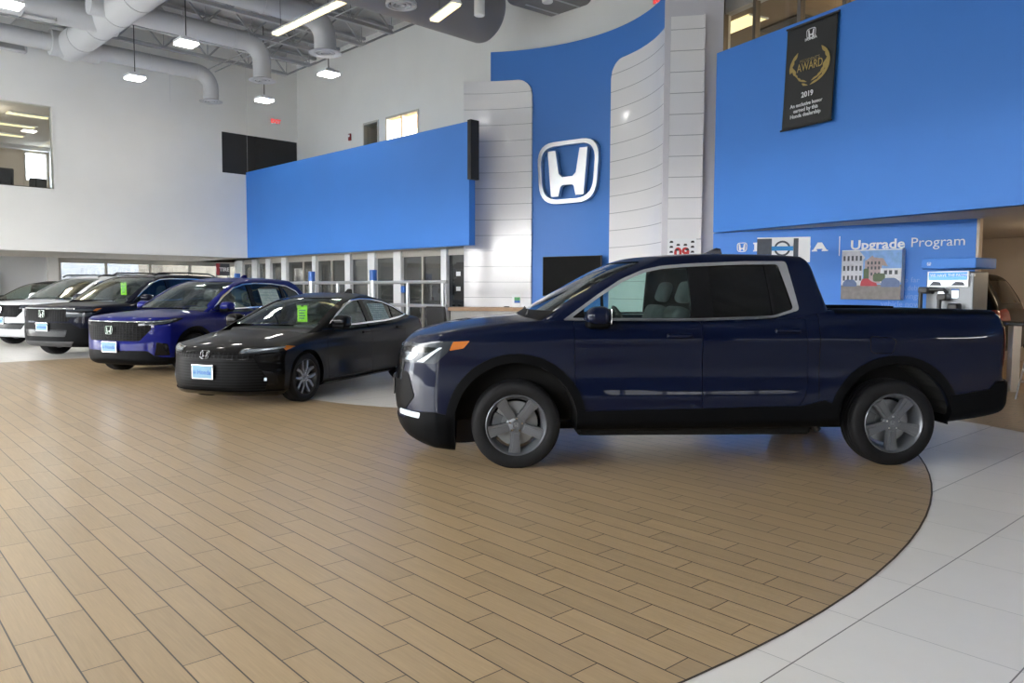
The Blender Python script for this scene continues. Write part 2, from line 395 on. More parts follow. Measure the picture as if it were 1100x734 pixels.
# ---- blue balcony front along the back, white wall set back above it
s_e, _ = BB.sz(504, 200)
_, zT = BB.sz(266, 185); _, zT2 = BB.sz(504, 130); ZB = (zT+zT2)/2
mb = MB(); mb.box(0, s_e, 0, .2, ZS, ZB, BB.frame(0, 0)); struct('wall_back_balcony', mb, 'blue_wall')
mb = MB(); mb.box(s_e, s_e+.13, -.06, .22, 4.25, ZB+.02, BB.frame(0, 0)); struct('trim_3', mb, 'matte_black')
setback = (UB.P-BB.P).dot(-BB.n)
mb = MB(); mb.box(-6, s_e-2.2, .2, setback+6, ZS, ZS+.25, BB.frame(0, 0)); struct('ceiling_back', mb, 'soffit')
W1 = UB.sz(390.5, 132), UB.sz(407, 128); W2 = UB.sz(415, 124), UB.sz(450, 118)
sA, sB, sCc, sD = W1[0][0], W1[1][0], W2[0][0], W2[1][0]
zw = UB.sz(407, 128.5)[1]
hol = [(sA, sB, ZS+.5, zw), (sCc, sD, ZS+.5, zw)]
sEnd, _ = UB.sz(600, 60)
struct('wall_back', wall_holes(UB, -.0, UB.sz(748, 8)[0], ZS, ZD, .25, hol), 'white_wall')
fr = UB.frame(0, 0)
for n_, (a, b_) in enumerate(((sA, sB), (sCc, sD))):
    mb = MB()
    for q in ([a, b_-.06] if n_ == 0 else [a, (a+b_)/2-.03, b_-.06]): mb.box(q, q+.06, -.03, .2, ZS+.5, zw, fr)
    mb.box(a, b_, -.03, .2, zw-.07, zw, fr); struct('window_%d' % (4+n_), mb, 'mullion')
    mb = MB(); mb.box(a, b_, .08, .09, ZS+.5, zw, fr); struct('window_%d_glass' % (4+n_), mb, 'clear_glass')
mb = MB(); mb.box(sA-2, sD+3, 3.0, 3.1, ZS, zw+.6, fr); mb.box(sA-2, sA-1.9, .25, 3, ZS, zw+.6, fr); mb.box(sD+2.9, sD+3, .25, 3, ZS, zw+.6, fr); mb.box(sB+.3, sB+.4, .25, 3, ZS, zw+.6, fr)
struct('wall_office', mb, 'beige_wall')
mb = MB(); mb.box(sA-2, sD+3, .25, 3.1, zw+.35, zw+.45, fr); struct('ceiling_office', mb, 'white_wall')

# ---- glazed offices below the balcony
GW = BB.shifted(-.9); fr = GW.frame(0, 0)
cols = [(260+x0/4.4, 260+x1/4.4) for x0, x1 in ((60, 85), (125, 145), (200, 222), (345, 362), (500, 525), (608, 642), (730, 765), (955, 980))]
mb = MB()
for x0, x1 in cols:
    a = GW.sz(x0, 290)[0]; b_ = GW.sz(x1, 290)[0]; mb.box(a, b_, -.12, .12, 0, ZS, fr)
s0g = GW.sz(262, 290)[0]; s1g = GW.sz(506, 290)[0]
mb.box(s0g-.4, s0g+.1, -.12, .12, 0, ZS, fr); struct('trim_4', mb, 'white_metal')
mb = MB()
for x in (327, 357.5, 455): a = GW.sz(x, 290)[0]; mb.box(a-.035, a+.035, -.05, .05, 0, ZS, fr)
mb.box(s0g, s1g, -.05, .05, 2.42, ZS, fr); mb.box(s0g, s1g, -.05, .05, 0, .12, fr); struct('window_6', mb, 'mullion')
mb = MB(); mb.box(s0g, s1g, -.005, .005, .12, 2.42, fr); struct('window_6_glass', mb, 'office_glass')
mb = MB(); mb.box(s0g-1, s1g+4, 4.2, 4.3, 0, ZS, fr); 
for x in (340, 402, 430): a = GW.sz(x, 290)[0]; mb.box(a, a+.1, .1, 4.2, 0, ZS, fr)
mb.box(s0g-1, s0g-.9, .1, 4.2, 0, ZS, fr); struct('wall_office_lower', mb, 'grey_wall')

# ---- blue balcony front on the right, brown room with glazing above it
_, zR = RB.sz(771, 57)
ZR = zR; SR1 = 21
mb = MB(); mb.box(0, SR1, 0, .2, ZS, ZR, RB.frame(0, 0)); struct('wall_right_balcony', mb, 'blue_wall')
UR = RB.shifted(-1.2); fr = UR.frame(0, 0)
a1 = UR.sz(777, 40)[0]
mb = MB()
for x, y in ((777, 40), (811, 30), (859, 20), (908, 3)): a = UR.sz(x, y)[0]; mb.box(a-.04, a+.04, -.03, .1, ZS, 8.3, fr)
for k in range(8): mb.box(a+1.3*(k+1)-.04, a+1.3*(k+1)+.04, -.03, .1, ZS, 8.3, fr)
struct('window_7', mb, 'bronze')
mb = MB(); mb.box(a1, SR1, .03, .04, ZS, 8.3, fr); struct('window_7_glass', mb, 'clear_glass')
z7 = UR.sz(777, 16)[1]
struct('wall_right', MB().box(-2.5, SR1, 0, .2, z7, ZD, fr).box(-2.5, a1, 0, .2, ZS, z7, fr), 'white_wall')
struct('wall_brown_room', MB().box(-9, SR1, 5, 5.1, ZS, z7+.2, fr).box(-9, -8.9, .2, 5, ZS, z7+.2, fr), 'brown_room')
struct('ceiling_brown_room', MB().box(-9, SR1, .2, 5.1, z7+.12, z7+.2, fr), 'brown_room')
struct('ceiling_right', MB().add([RB.pt(.02, z, -.1) if q == 0 else RB.pt(SR1, z, -.1) if q == 1 else Vector((30, 14, z)) if q == 2 else Vector((12, 34, z)) for z in (ZS, ZS+.25) for q in range(4)],
       [(0, 1, 2, 3), (4, 7, 6, 5), (0, 4, 5, 1), (1, 5, 6, 2), (2, 6, 7, 3), (3, 7, 4, 0)]), 'soffit')
# display wall under the right balcony, beige alcove behind it
P0 = pz(1050, 235.5, ZS-.01); DW = Wall((P0.x-db[0]*5.2, P0.y-db[1]*5.2), db); fr = DW.frame(0, 0)
sdw = DW.sz(766, 262)[0]
struct('wall_display', MB().box(sdw, 5.2, 0, .16, 0, ZS, fr), 'blue_wall')
struct('trim_5', MB().box(5.2, 5.24, -.01, .17, 0, ZS, fr), 'beige_wall')
AW = Wall(DW.pt(0, 0, -5.4)[:2], db); fa = AW.frame(0, 0)
struct('wall_alcove', MB().box(-3, 16, 0, .2, 0, ZS, fa).box(15.8, 16, -14, 0, 0, ZS, fa), 'beige_wall')

# ---- roof deck, street side storefronts behind the camera
mb = MB()
Pc = LW.pt(-22.2, 0); 
v = []; nrib = 150
dlv = Vector((*dl, 0)); dbv = Vector((*db, 0))
for i in range(nrib+1):                         # corrugated deck: ribs run along the back wall direction
    s = -24+44*i/nrib; z = ZD+(.06 if i % 4 in (1, 2) else 0)
    for t in (-6, 44): q = LW.P+dlv*s+dbv*t; v.append((q.x, q.y, z))
mb.add(v, [(2*i, 2*i+1, 2*i+3, 2*i+2) for i in range(nrib)]); 
struct('ceiling', mb, 'deck')
ST = Wall(LW.pt(-22.2, 0)[:2], db)              # front: faces the back wall, its room side is the far side
def storefront(name, W, t0, t1, zo, n, step=1.6, z0=.35):
    """glazed bay between t0 and t1: sill, mullions and head rail"""
    fr = W.frame(0, 0); mb = MB(); k = 0; m_ = max(1, round((t1-t0)/step))
    for k in range(m_+1): t = t0+(t1-t0)*k/m_; mb.box(t-.05, t+.05, -.08, .08, z0, zo, fr)
    mb.box(t0, t1, -.08, .08, 2.45, 2.57, fr); mb.box(t0, t1, -.08, .08, zo-.1, zo, fr); mb.box(t0, t1, -.08, .08, z0, z0+.08, fr); struct('window_%d' % n, mb, 'mullion')
ZO = 4.7
struct('wall_front', wall_holes(ST, 0, 41, -.1, ZD, .2, [(.3, 23.5, .35, ZO), (26.6, 31.4, .9, 4.4)]), 'street_wall')
storefront('front', ST, .3, 23.5, ZO, 8); fs = ST.frame(0, 0); struct('sky_blocker', MB().box(-8, 38, -14, -12.5, -.12, 3.6, fs), 'blocker_green'); storefront('front', ST, 26.6, 31.4, 4.4, 9, 1.6, .9)  # dark block added outside to keep low sky out of car reflections
SW = Wall(ST.pt(41, 0)[:2], dl)
struct('wall_street', wall_holes(SW, 0, 26, -.1, ZD, .2, [(.6, 11.6, 1.9, 2.9), (14, 19.4, .35, ZO)]), 'street_wall'); storefront('street', SW, .6, 11.6, 2.9, 10, 1.57, 1.9); struct('window_10_glass', MB().box(.6, 11.6, -.005, .005, 1.9, 2.9, SW.frame(0, 0)), 'dimming_glass'); storefront('street', SW, 14, 19.4, ZO, 12)  # added strip window puts thin streaks on the pickup doors; tinted pane dims them
# ================================================================== car building kit
def paint(name, col, metal=0, rough=.4, coat=.5):
    return mat(name, col, rough, metal, .06, coat, .015)
paint('navy_paint', (.0011, .0038, .019)); paint('black_paint', (.0015, .0015, .0018), coat=.42); paint('blue_paint', (.003, .006, .12))
paint('ink_paint', (.002, .003, .012), coat=.42); paint('white_paint', (.74, .76, .80)); paint('dark_paint', (.008, .014, .013))
mat('cladding', (.003, .0033, .004), .5, spec=.06, nodes=noise_var(400, .05, .15)); mat('under', (.006, .006, .006), .9); mat('tire', (.006, .006, .007), .7, spec=.25, nodes=noise_var(45, .15, .4))
mat('gunmetal', (.13, .137, .15), .34, .5); mat('machined', (.26, .27, .28), .35, .6); mat('gloss_black', (.004, .004, .005), .12, spec=.3)
mat('lamp_clear', (.03, .036, .045), .2, .1, spec=.2, coat=.25); mat('lamp_chrome', (.30, .34, .38), .2, .8); mat('lamp_white', (.35, .39, .43), .3, emit=(.75, .9, 1), es=.22)
mat('amber', (.50, .14, .008), .2, coat=1); mat('red_lens', (.16, .006, .008), .12, coat=1); mat('seat_grey', (.06, .066, .07), .8); mat('dash', (.018, .018, .020), .6)
mat('sticker', (.50, .58, .55), .6); mat('plate', (.17, .30, .40), .5, spec=.2); mat('tag_green', (.36, .85, .01), .6, emit=(.4, .9, .01), es=.14); mat('text_blue', (.02, .10, .35), .5)  # tag paper is given a faint glow of its own
glass('car_glass', (.78, .88, .86), 1.0, .97); glass('tint_glass', (.05, .055, .055), 1.0); glass('shield_glass', (.80, .88, .85), 1.0, .95); glass('dim_glass', (.45, .52, .50), 1.0)

def cv(pts):
    """smooth monotone curve through points -> function on arrays"""
    P = np.array(sorted(pts), float); X, Y = P[:, 0], P[:, 1]; h = np.diff(X); dlt = np.diff(Y)/h
    m = np.empty(len(X)); m[0] = dlt[0]; m[-1] = dlt[-1]
    for i in range(1, len(X)-1):
        if dlt[i-1]*dlt[i] <= 0: m[i] = 0
        else:
            w1 = 2*h[i]+h[i-1]; w2 = h[i]+2*h[i-1]; m[i] = (w1+w2)/(w1/dlt[i-1]+w2/dlt[i])
    def f(x):
        x = np.clip(x, X[0], X[-1]); i = np.clip(np.searchsorted(X, x)-1, 0, len(X)-2); t = (x-X[i])/h[i]
        return (Y[i]*(1+2*t)*(1-t)**2+h[i]*m[i]*t*(1-t)**2+Y[i+1]*t*t*(3-2*t)+h[i]*m[i+1]*t*t*(t-1))
    return f
def np_mesh(V, F, name='m'):
    me = bpy.data.meshes.new(name); me.from_pydata([tuple(v) for v in V], [], F); me.update(); return me
def tmp_obj(me):
    o = bpy.data.objects.new('tmp', me); C.objects.link(o); return o
def boolean(me, ops):
    """chain of ('I'|'D'|'U', mesh)"""
    a = tmp_obj(me); tmp = []
    for k, m in ops:
        b = tmp_obj(m); tmp.append(b); md = a.modifiers.new('b', 'BOOLEAN'); md.operation = {'I': 'INTERSECT', 'D': 'DIFFERENCE', 'U': 'UNION'}[k]; md.object = b; md.solver = 'MANIFOLD'
    dg = bpy.context.evaluated_depsgraph_get(); dg.update()
    r = bpy.data.meshes.new_from_object(a.evaluated_get(dg))
    for o in [a]+tmp: bpy.data.objects.remove(o)
    r.materials.clear()
    return r
def offset_mesh(me, d):
    m = me.copy(); n = len(m.vertices); co = np.empty(n*3); no = np.empty(n*3)
    m.vertices.foreach_get('co', co); m.vertices.foreach_get('normal', no) if False else m.vertex_normals.foreach_get('vector', no)
    m.vertices.foreach_set('co', co+no*d); m.update(); return m
def grow(P, d):
    """offset a closed polygon outwards by d (negative: inwards)"""
    n = len(P); a = sum(P[i][0]*P[(i+1) % n][1]-P[(i+1) % n][0]*P[i][1] for i in range(n)); sg = 1 if a > 0 else -1; out = []
    for i in range(n):
        p0, p1, p2 = Vector(P[i-1]), Vector(P[i]), Vector(P[(i+1) % n]); e1 = (p1-p0).normalized(); e2 = (p2-p1).normalized()
        n1 = Vector((e1.y, -e1.x))*sg; n2 = Vector((e2.y, -e2.x))*sg; b = n1+n2; L = b.length
        if L < 1e-4: b = n1; k = 1
        else: b /= L; k = 1/max(.45, b.dot(n1))
        q = p1+b*d*k; out.append((q.x, q.y))
    return out
def rnd(P, r, n=4):
    """round the corners of a polygon"""
    out = []
    for i in range(len(P)):
        p = Vector(P[i]); a = Vector(P[i-1])-p; b = Vector(P[(i+1) % len(P)])-p
        ra = min(r, a.length*.45); rb = min(r, b.length*.45)
        u = p+a.normalized()*ra; v = p+b.normalized()*rb
        for t in range(n+1): q = t/n; w = u*(1-q)**2+p*2*q*(1-q)+v*q*q; out.append((w.x, w.y))
    return out
def prism(P, axis, a, b):
    """closed prism of polygon P. axis 'y': P in (x,z); 'x': P in (y,z); 'z': P in (x,y)"""
    n = len(P); ar_ = sum(P[i][0]*P[(i+1) % n][1]-P[(i+1) % n][0]*P[i][1] for i in range(n))
    if ar_ < 0: P = P[::-1]
    f = {'y': lambda u, v, w: (u, w, v), 'x': lambda u, v, w: (w, u, v), 'z': lambda u, v, w: (u, v, w)}[axis]
    V = [f(u, v, a) for u, v in P]+[f(u, v, b) for u, v in P]
    F = [tuple(range(n-1, -1, -1)), tuple(range(n, 2*n))]+[(i, (i+1) % n, (i+1) % n+n, i+n) for i in range(n)]
    me = np_mesh(V, F); bm = bmesh.new(); bm.from_mesh(me); bmesh.ops.triangulate(bm, faces=[q for q in bm.faces if len(q.verts) > 4]); bmesh.ops.recalc_face_normals(bm, faces=bm.faces); bm.to_mesh(me); bm.free(); return me
def circle(cx, cz, r, n=48, a0=0, a1=2*math.pi, rz=None):
    k = n if abs(a1-a0) >= 6.28 else n+1
    return [(cx+r*math.cos(a0+(a1-a0)*i/n), cz+(rz or r)*math.sin(a0+(a1-a0)*i/n)) for i in range(k)]
def mirror_mesh(me):
    m = me.copy(); co = np.empty(len(m.vertices)*3); m.vertices.foreach_get('co', co); co = co.reshape(-1, 3); co[:, 1] *= -1
    m.vertices.foreach_set('co', co.ravel()); m.flip_normals(); m.update(); return m
def box_me(x0, x1, y0, y1, z0, z1): return prism([(x0, z0), (x1, z0), (x1, z1), (x0, z1)], 'y', y0, y1)

class Clay:
    """closed smooth car volumes; every panel is cut out of them"""
    def __init__(s, sp):
        s.sp = sp
        # ---- lower body
        x0, x1 = sp['x0'], sp['x1']; L = x1-x0
        V, F = rbox((L/2, 1, .5), sp.get('r', (.07, .075, .085)), (sp.get('nx', 110), 22, 22), 5)
        V = np.array(V); a = V[:, 0]+(x0+x1)/2; b = V[:, 1]; t = V[:, 2]+.5
        zt, zb = cv(sp['top']), cv(sp['bot']); plan = cv(sp['plan']); sec = cv(sp['sec'])
        nose, sweep = cv(sp['nose']), sp['sweep']; tail, tsw = cv(sp['tail']), sp['tsweep']
        znom = zb(a)+t*(zt(a)-zb(a))
        fa = np.clip(1-(a-x0)/sp.get('fade', 1.0), 0, 1)**1.6; ra = np.clip(1-(x1-a)/sp.get('tfade', 1.0), 0, 1)**1.6
        x = a+fa*(nose(znom)-x0+sweep[0]*np.abs(b)**sweep[1])+ra*(tail(znom)-x1-tsw[0]*np.abs(b)**tsw[1])
        crown = cv(sp['crown']); hb = np.abs(b)
        z = zb(x)+t*(zt(x)-zb(x))-crown(x)*hb**2.2*t**3
        z = z+sp.get('lift', .0)*hb**3*(1-t)**3*fa
        w = plan(x)*sec(z)
        for fx in (0, sp['wb']):                 # swollen wings round the wheels
            d2 = (x-fx)**2/.55**2+(z-.45)**2/.55**2; w = w+sp.get('flare', .012)*np.exp(-d2*1.6)*(z > 0)
        for cz, dz, am, xa, xb in sp.get('crease', []):
            zz = cz(x) if callable(cz) else cz
            m_ = np.clip((x-xa)/.35, 0, 1)*np.clip((xb-x)/.35, 0, 1)
            w = w+am*m_*np.exp(-((z-zz)/dz)**2)
        y = b*w
        s.lowV = np.c_[x, y, z]; s.low = np_mesh(s.lowV, F)
        # ---- greenhouse
        g = sp['gh']; zz0, zz1 = g['z0'], g['z1']
        V, F = rbox((1, 1, .5), g.get('r', (.05, .10, .12)), (70, 26, 24), 5); V = np.array(V)
        t = V[:, 2]+.5; q = (V[:, 0]+1)/2; b = V[:, 1]
        fr_, bk = cv(g['front']), cv(g['back']); roof = cv(g['roof']); tum = cv(g['tum']); gp = cv(g['plan'])
        zl = zz0+t*(zz1-zz0)
        z = zl
        for _ in range(12):                      # settle x and height so that the glass follows its profile
            xf = fr_(z)+g['fsw'][0]*np.abs(b)**g['fsw'][1]; xb = bk(z)-g['bsw'][0]*np.abs(b)**g['bsw'][1]
            x = xf+q*(xb-xf); z = .5*z+.5*(zz0+t*(roof(x)-zz0))
        z = z-g.get('crown', .035)*np.abs(b)**2.4*t**2
        y = b*tum(z)*gp(x)
        s.gh = np_mesh(np.c_[x, y, z], F)
        s.clay = boolean(s.low, [('U', s.gh)])
        s.cache = {}
    def layer(s, which, d):
        k = (which, round(d, 4))
        if k not in s.cache: s.cache[k] = offset_mesh({'low': s.low, 'gh': s.gh}[which], d)
        return s.cache[k]
    def skin(s, which, dout, din, pr, minus=()):
        """thin shell patch of a volume between two offsets, inside prisms, minus prisms"""
        return boolean(s.layer(which, dout), [('I', p) for p in pr]+[('D', s.layer(which, din))]+[('D', m) for m in minus])
    def skin2(s, dout, din, pr, minus=()):
        """the same on body and greenhouse together"""
        a = boolean(s.layer('low', dout), [('U', s.layer('gh', dout))]); b = boolean(s.layer('low', din), [('U', s.layer('gh', din))])
        return boolean(a, [('I', p) for p in pr]+[('D', b)]+[('D', m) for m in minus])

def tire_mb(R, rim, w, tread=24):
    h = w/2; p = [(rim-.012, -h*.80), (rim+.004, -h*.92), (rim+(R-rim)*.35, -h*1.03), (rim+(R-rim)*.72, -h*1.0), (R-.016, -h*.90), (R-.004, -h*.78), (R, -h*.62)]
    gr = []
    for y in (-.40, -.02, .40):
        gr += [(R, h*(y-.06)), (R-.009, h*(y-.045)), (R-.009, h*(y+.045)), (R, h*(y+.06))]
    p = p+gr+[(r, -y) for r, y in p[::-1]]
    mb = MB(); mb.lathe(p, ID, 64, closed=True); return mb
def wheel(root, pos, side, R, rim, w, style, mats, name='wheel', hi=True, rot=0):
    """side -1: outer face towards local -y"""
    fr = Frame(pos, (1, 0, 0) if side < 0 else (-1, 0, 0), (0, 1, 0) if side < 0 else (0, -1, 0))
    h = w/2; mb = MB()
    prof = [(rim-.016, h*.86), (rim-.030, h*.5), (rim-.045, 0), (rim-.030, -h*.55), (rim-.013, -h*.86), (rim-.004, -h*.94), (rim+.004, -h*.90), (rim+.003, -h*.80), (rim-.010, -h*.5), (rim-.03, 0), (rim-.012, h*.5), (rim, h*.86)]
    mb.lathe(prof, fr, 48, closed=True)
    def poly(P, a, y0, y1, bend=0):
        c, q = math.cos(a), math.sin(a); PP = [(u*c-v*q, u*q+v*c) for u, v in P]
        n = len(PP); ar_ = sum(PP[i][0]*PP[(i+1) % n][1]-PP[(i+1) % n][0]*PP[i][1] for i in range(n))
        if ar_ < 0: PP = PP[::-1]
        dish = lambda x, z: -.014*math.exp(-((math.hypot(x, z)-rim*.85)/(rim*.4))**2)
        n = len(PP); V = [fr(x, y0+dish(x, z), z) for x, z in PP]+[fr(x, y1, z) for x, z in PP]
        mb2.add(V, [tuple(range(n)), tuple(range(2*n-1, n-1, -1))]+[(i, i+n, (i+1) % n+n, (i+1) % n) for i in range(n)])
    mb2 = MB(); yo = -h*.72
    mb2.lathe([(0, yo-.004), (.030, yo-.004), (.034, yo), (.062, yo+.003), (.078, yo+.012), (.080, yo+.05), (0, yo+.05)], fr, 30)
    if style == 'five':                          # five broad spokes, each with a step along both edges
        for k in range(5):
            a = math.radians(-90+72*k+rot)
            poly([(.06, -.036), (rim*.55, -.038), (rim-.012, -.052), (rim-.012, .052), (rim*.55, .038), (.06, .036)], a, yo+.004, yo+.045)
            poly([(.07, -.018), (rim*.6, -.018), (rim-.03, -.024), (rim-.03, .024), (rim*.6, .018), (.07, .018)], a, yo-.006, yo+.01)
    elif style == 'split':                       # five forked spokes
        for k in range(5):
            a = math.radians(-90+72*k+rot)
            for sg in (-1, 1):
                P = [(.05, sg*.004), (rim*.52, sg*.010), (rim-.012, sg*.080), (rim-.012, sg*.118), (rim*.48, sg*.046), (.05, sg*.040)]
                poly(P, a, yo, yo+.035)
    else:
        for k in range(10):
            a = math.radians(36*k+rot); poly([(.05, -.014), (rim-.012, -.018), (rim-.012, .018), (.05, .014)], a, yo, yo+.035)
    o = link(name, mb.mesh('rim', 40), mats[0], root)
    sp_ = link('spokes', mb2.mesh('spokes', 25), mats[1], o)
    t = MB(); tm = tire_mb(R, rim, w); t.add([fr(*v) for v in tm.v], tm.f); link('tire', t.mesh('tire', 40), 'tire', o)
    if hi:
        d = MB(); d.lathe([(.06, .005), (rim*.74, .005), (rim*.74, .025), (.06, .025)], fr, 40); link('brake_disc', d.mesh('disc', 30), 'machined', o)
        d = MB(); d.prism(circle(0, 0, rim*.78, 10, math.radians(150), math.radians(205))+circle(0, 0, rim*.48, 10, math.radians(205), math.radians(150)), -.02, .05, fr); link('brake_caliper', d.mesh('cal', 30), 'gunmetal', o)
        for k in range(5):
            a = math.radians(-90+36+72*k+rot); d = MB(); d.lathe([(0, yo-.012), (.008, yo-.012), (.0105, yo-.008), (.0105, yo+.01)], Frame(fr(.053*math.cos(a), 0, .053*math.sin(a)), fr.ex, fr.ey, fr.ez), 8); link('lug_nut', d.mesh('lug', 30), 'chrome', o)
        d = MB(); emblem_mb(d, Frame(fr(0, yo-.004, 0), fr.ex, fr.ey, fr.ez), .034, .003); link('cap_emblem', d.mesh('cap'), 'machined', o)
    return o
def seat(root, x, y, z, m='seat_grey', w=.50, name='seat'):
    mb = MB(); fr = Frame((x, y, z)); mb.bbox(-.28, .26, -w/2, w/2, 0, .16, .06, fr)
    rb = Frame((x+.22, y, z+.10), (math.cos(.35), 0, -math.sin(.35)), (0, 1, 0), (math.sin(.35), 0, math.cos(.35)))
    mb.bbox(-.07, .08, -w*.46, w*.46, 0, .62, .065, rb, 4)
    o = link(name, mb.mesh('seat', 40), m, root)
    hb = MB(); hb.bbox(-.045, .06, -.13, .13, .66, .86, .05, rb, 4); link('headrest', hb.mesh('h', 40), m, o)
    return o
def steering(root, x, y, z):
    mb = MB(); fr = Frame((x, y, z), (0, 1, 0), (math.cos(.45), 0, math.sin(.45)), (-math.sin(.45), 0, math.cos(.45)))
    P = [fr(.185*math.cos(t), 0, .185*math.sin(t)) for t in (2*math.pi*i/32 for i in range(33))]; mb.tube(P, .016, 8); mb.box(-.17, .17, -.01, .02, -.03, .03, fr); mb.box(-.03, .03, -.01, .02, -.17, 0, fr)
    return link('steering_wheel', mb.mesh('st', 40), 'dash', root)
def plate(root, fr):
    mb = MB(); mb.bbox(-.165, .165, -.012, 0, -.09, .09, .008, fr); o = link('license_plate', mb.mesh('p', 30), 'chrome', root)
    mb = MB(); mb.box(-.152, .152, -.0145, -.01, -.078, .078, fr); link('plate_insert', mb.mesh('p'), 'plate', o)
    link('lettering', place_mesh(text_mesh('Honda', .078, .001, offset=.002), fr.__class__(fr(.035, -.0155, -.005), fr.ex, fr.ey, fr.ez)), 'text_blue', o)
    mb = MB(); emblem_mb(mb, Frame(fr(-.11, -.0145, -.005), fr.ex, fr.ey, fr.ez), .045, .002); link('plate_emblem', mb.mesh('e'), 'text_blue', o)
    return o
def both(fn):
    for sg in (-1, 1): fn(sg)
def arch_poly(cx, r, zc, drop=-.3):
    return circle(cx, zc, r, 40, 0, math.pi)+[(cx-r, drop), (cx+r, drop)]
def arch_ring(cx, ro, ri, zc, z0, z1=None):
    """opening trim round a wheel arch, down to z0"""
    o = circle(cx, zc, ro, 40, 0, math.pi); i = circle(cx, zc, ri, 40, 0, math.pi)
    return o+[(cx-ro, z0), (cx-ri, z0)]+i[::-1]+[(cx+ri, z0 if z1 is None else z1), (cx+ro, z0 if z1 is None else z1)]
def build_car(sp, root):
    cl = Clay(sp); PM = sp['paint']; wb = sp['wb']; ra = sp['arch']; zc = sp['hub']+.01; Wd = sp['W']
    # ---- cavities
    cuts = []
    for fx in (0, wb):
        r_ = ra if fx == 0 else sp.get('arch2', ra)
        for sg in (-1, 1): cuts.append(prism(arch_poly(fx, r_, zc), 'y', min(sg*(Wd-.42), sg*1.4), max(sg*(Wd-.42), sg*1.4)))
    g = sp['gh']; c0, c1, cy, cz0, cz1 = sp['cabin']
    inner = offset_mesh(cl.gh, -.035)
    inner = boolean(inner, [('U', box_me(c0, c1, -cy, cy, cz0, cz1))])
    cuts.append(inner)
    if 'bed' in sp: b = sp['bed']; cuts.append(box_me(b[0], b[1], -b[2], b[2], b[3], 2))
    D = sp['dlo']
    for sg in (-1, 1): cuts.append(prism(rnd(grow(D, -.012), .03), 'y', min(sg*.45, sg*1.4), max(sg*.45, sg*1.4)))
    ws = sp['shield']; wsp = rnd(ws['P'], .06)
    cuts.append(prism(wsp, 'x', ws['r'][0], ws['r'][1]))
    if 'rearwin' in sp: cuts.append(prism(rnd(sp['rearwin']['P'], .05), 'x', *sp['rearwin']['r']))
    hood = sp['hood']; HP = rnd(hood['P'], .06)
    cuts.append(prism(HP, 'z', hood['z'], 2.5) if False else prism(HP, 'z', hood['z'], hood.get('z1', 1.4)))
    gap = sp.get('gap', .0035)
    doors = sp['doors']
    for n_, P in doors:
        for sg in (-1, 1): cuts.append(prism(rnd(P, .03), 'y', min(sg*(Wd-.11), sg*1.4), max(sg*(Wd-.11), sg*1.4)))
    body = boolean(cl.clay, [('D', c) for c in cuts])
    smooth_mesh(body, 32); link('body_shell', body, PM, root)
    h = boolean(cl.low, [('I', prism(grow(HP, -gap), 'z', hood['z']+.004, hood.get('z1', 1.4))), ('D', offset_mesh(cl.gh, .004))])
    smooth_mesh(h, 32); link('hood', h, PM, root)
    for n_, P in doors:
        m = boolean(cl.low, [('I', prism(grow(rnd(P, .03), -gap), 'y', -1.4, -(Wd-.11))), ('D', cuts[4]), ('D', cuts[0]), ('D', cuts[2])])
        smooth_mesh(m, 32); link(n_, m, PM, root)
        m = mirror_mesh(m); smooth_mesh(m, 32); link(n_, m, PM, root)
    # ---- glass
    def pan(name, m, which, axis, P, r, dout=.005, din=-.02, mir=False, holes=(), rd=.02, ang=30, holerd=None):
        minus = [prism(rnd(q, rd if holerd is None else holerd), axis, r[0]-.1, r[1]+.1) for q in holes]
        pr = [prism(rnd(P, rd) if rd else P, axis, *r)]
        me = cl.skin(which, dout, din, pr, minus) if which != 'both' else cl.skin2(dout, din, pr, minus)
        if len(me.polygons) == 0: print('EMPTY', sp['name'], name); return None
        smooth_mesh(me, ang); o = link(name, me, m, root)
        if mir: mm = mirror_mesh(me); smooth_mesh(mm, ang); link(name, mm, m, root)
        return o
    sp['_pan'] = pan
    pan('windshield', ws.get('m', 'shield_glass'), 'gh', 'x', grow(wsp, .012), ws['r'], -.006, -.011, rd=0)
    if 'rearwin' in sp: pan('rear_window', sp['rearwin'].get('m', 'tint_glass'), 'gh', 'x', grow(sp['rearwin']['P'], .012), sp['rearwin']['r'], -.006, -.011)
    for n_, m, P in sp['panes']: pan(n_, m, 'gh', 'y', P, (-1.3, -.45), -.008, -.013, mir=True, rd=.02)
    pan('window_trim', sp.get('trim', 'chrome'), 'gh' if not sp.get('trim2') else 'both', 'y', grow(D, .004), (-1.3, -.45), .004, -.03, mir=True, holes=[grow(D, -.020) if 'dlo_in' not in sp else sp['dlo_in']], rd=.03)
    for P in sp.get('pillars', []): pan('window_pillar', 'gloss_black', 'gh', 'y', P, (-1.3, -.45), .001, -.03, mir=True, rd=0)
    for q in sp['panels']: pan(**q)
    # ---- wheel arch liners
    for fx in (0, wb):
        for sg in (-1, 1):
            mb = MB(); r_ = (ra if fx == 0 else sp.get('arch2', ra))-.004; n = 24
            V = []; 
            for i in range(n+1):
                t = -.06+(math.pi+.12)*i/n
                for y in (Wd-.06, Wd-.40): V.append((fx+r_*math.cos(t), sg*y, zc+r_*math.sin(t)))
            f = [(2*i, 2*i+1, 2*i+3, 2*i+2) for i in range(n)]; k = len(V); V.append((fx, sg*(Wd-.40), zc))
            f += [(2*i+1, k, 2*i+3) for i in range(n)]
            mb.add(V, f); link('arch_liner', mb.mesh('liner'), 'under', root)
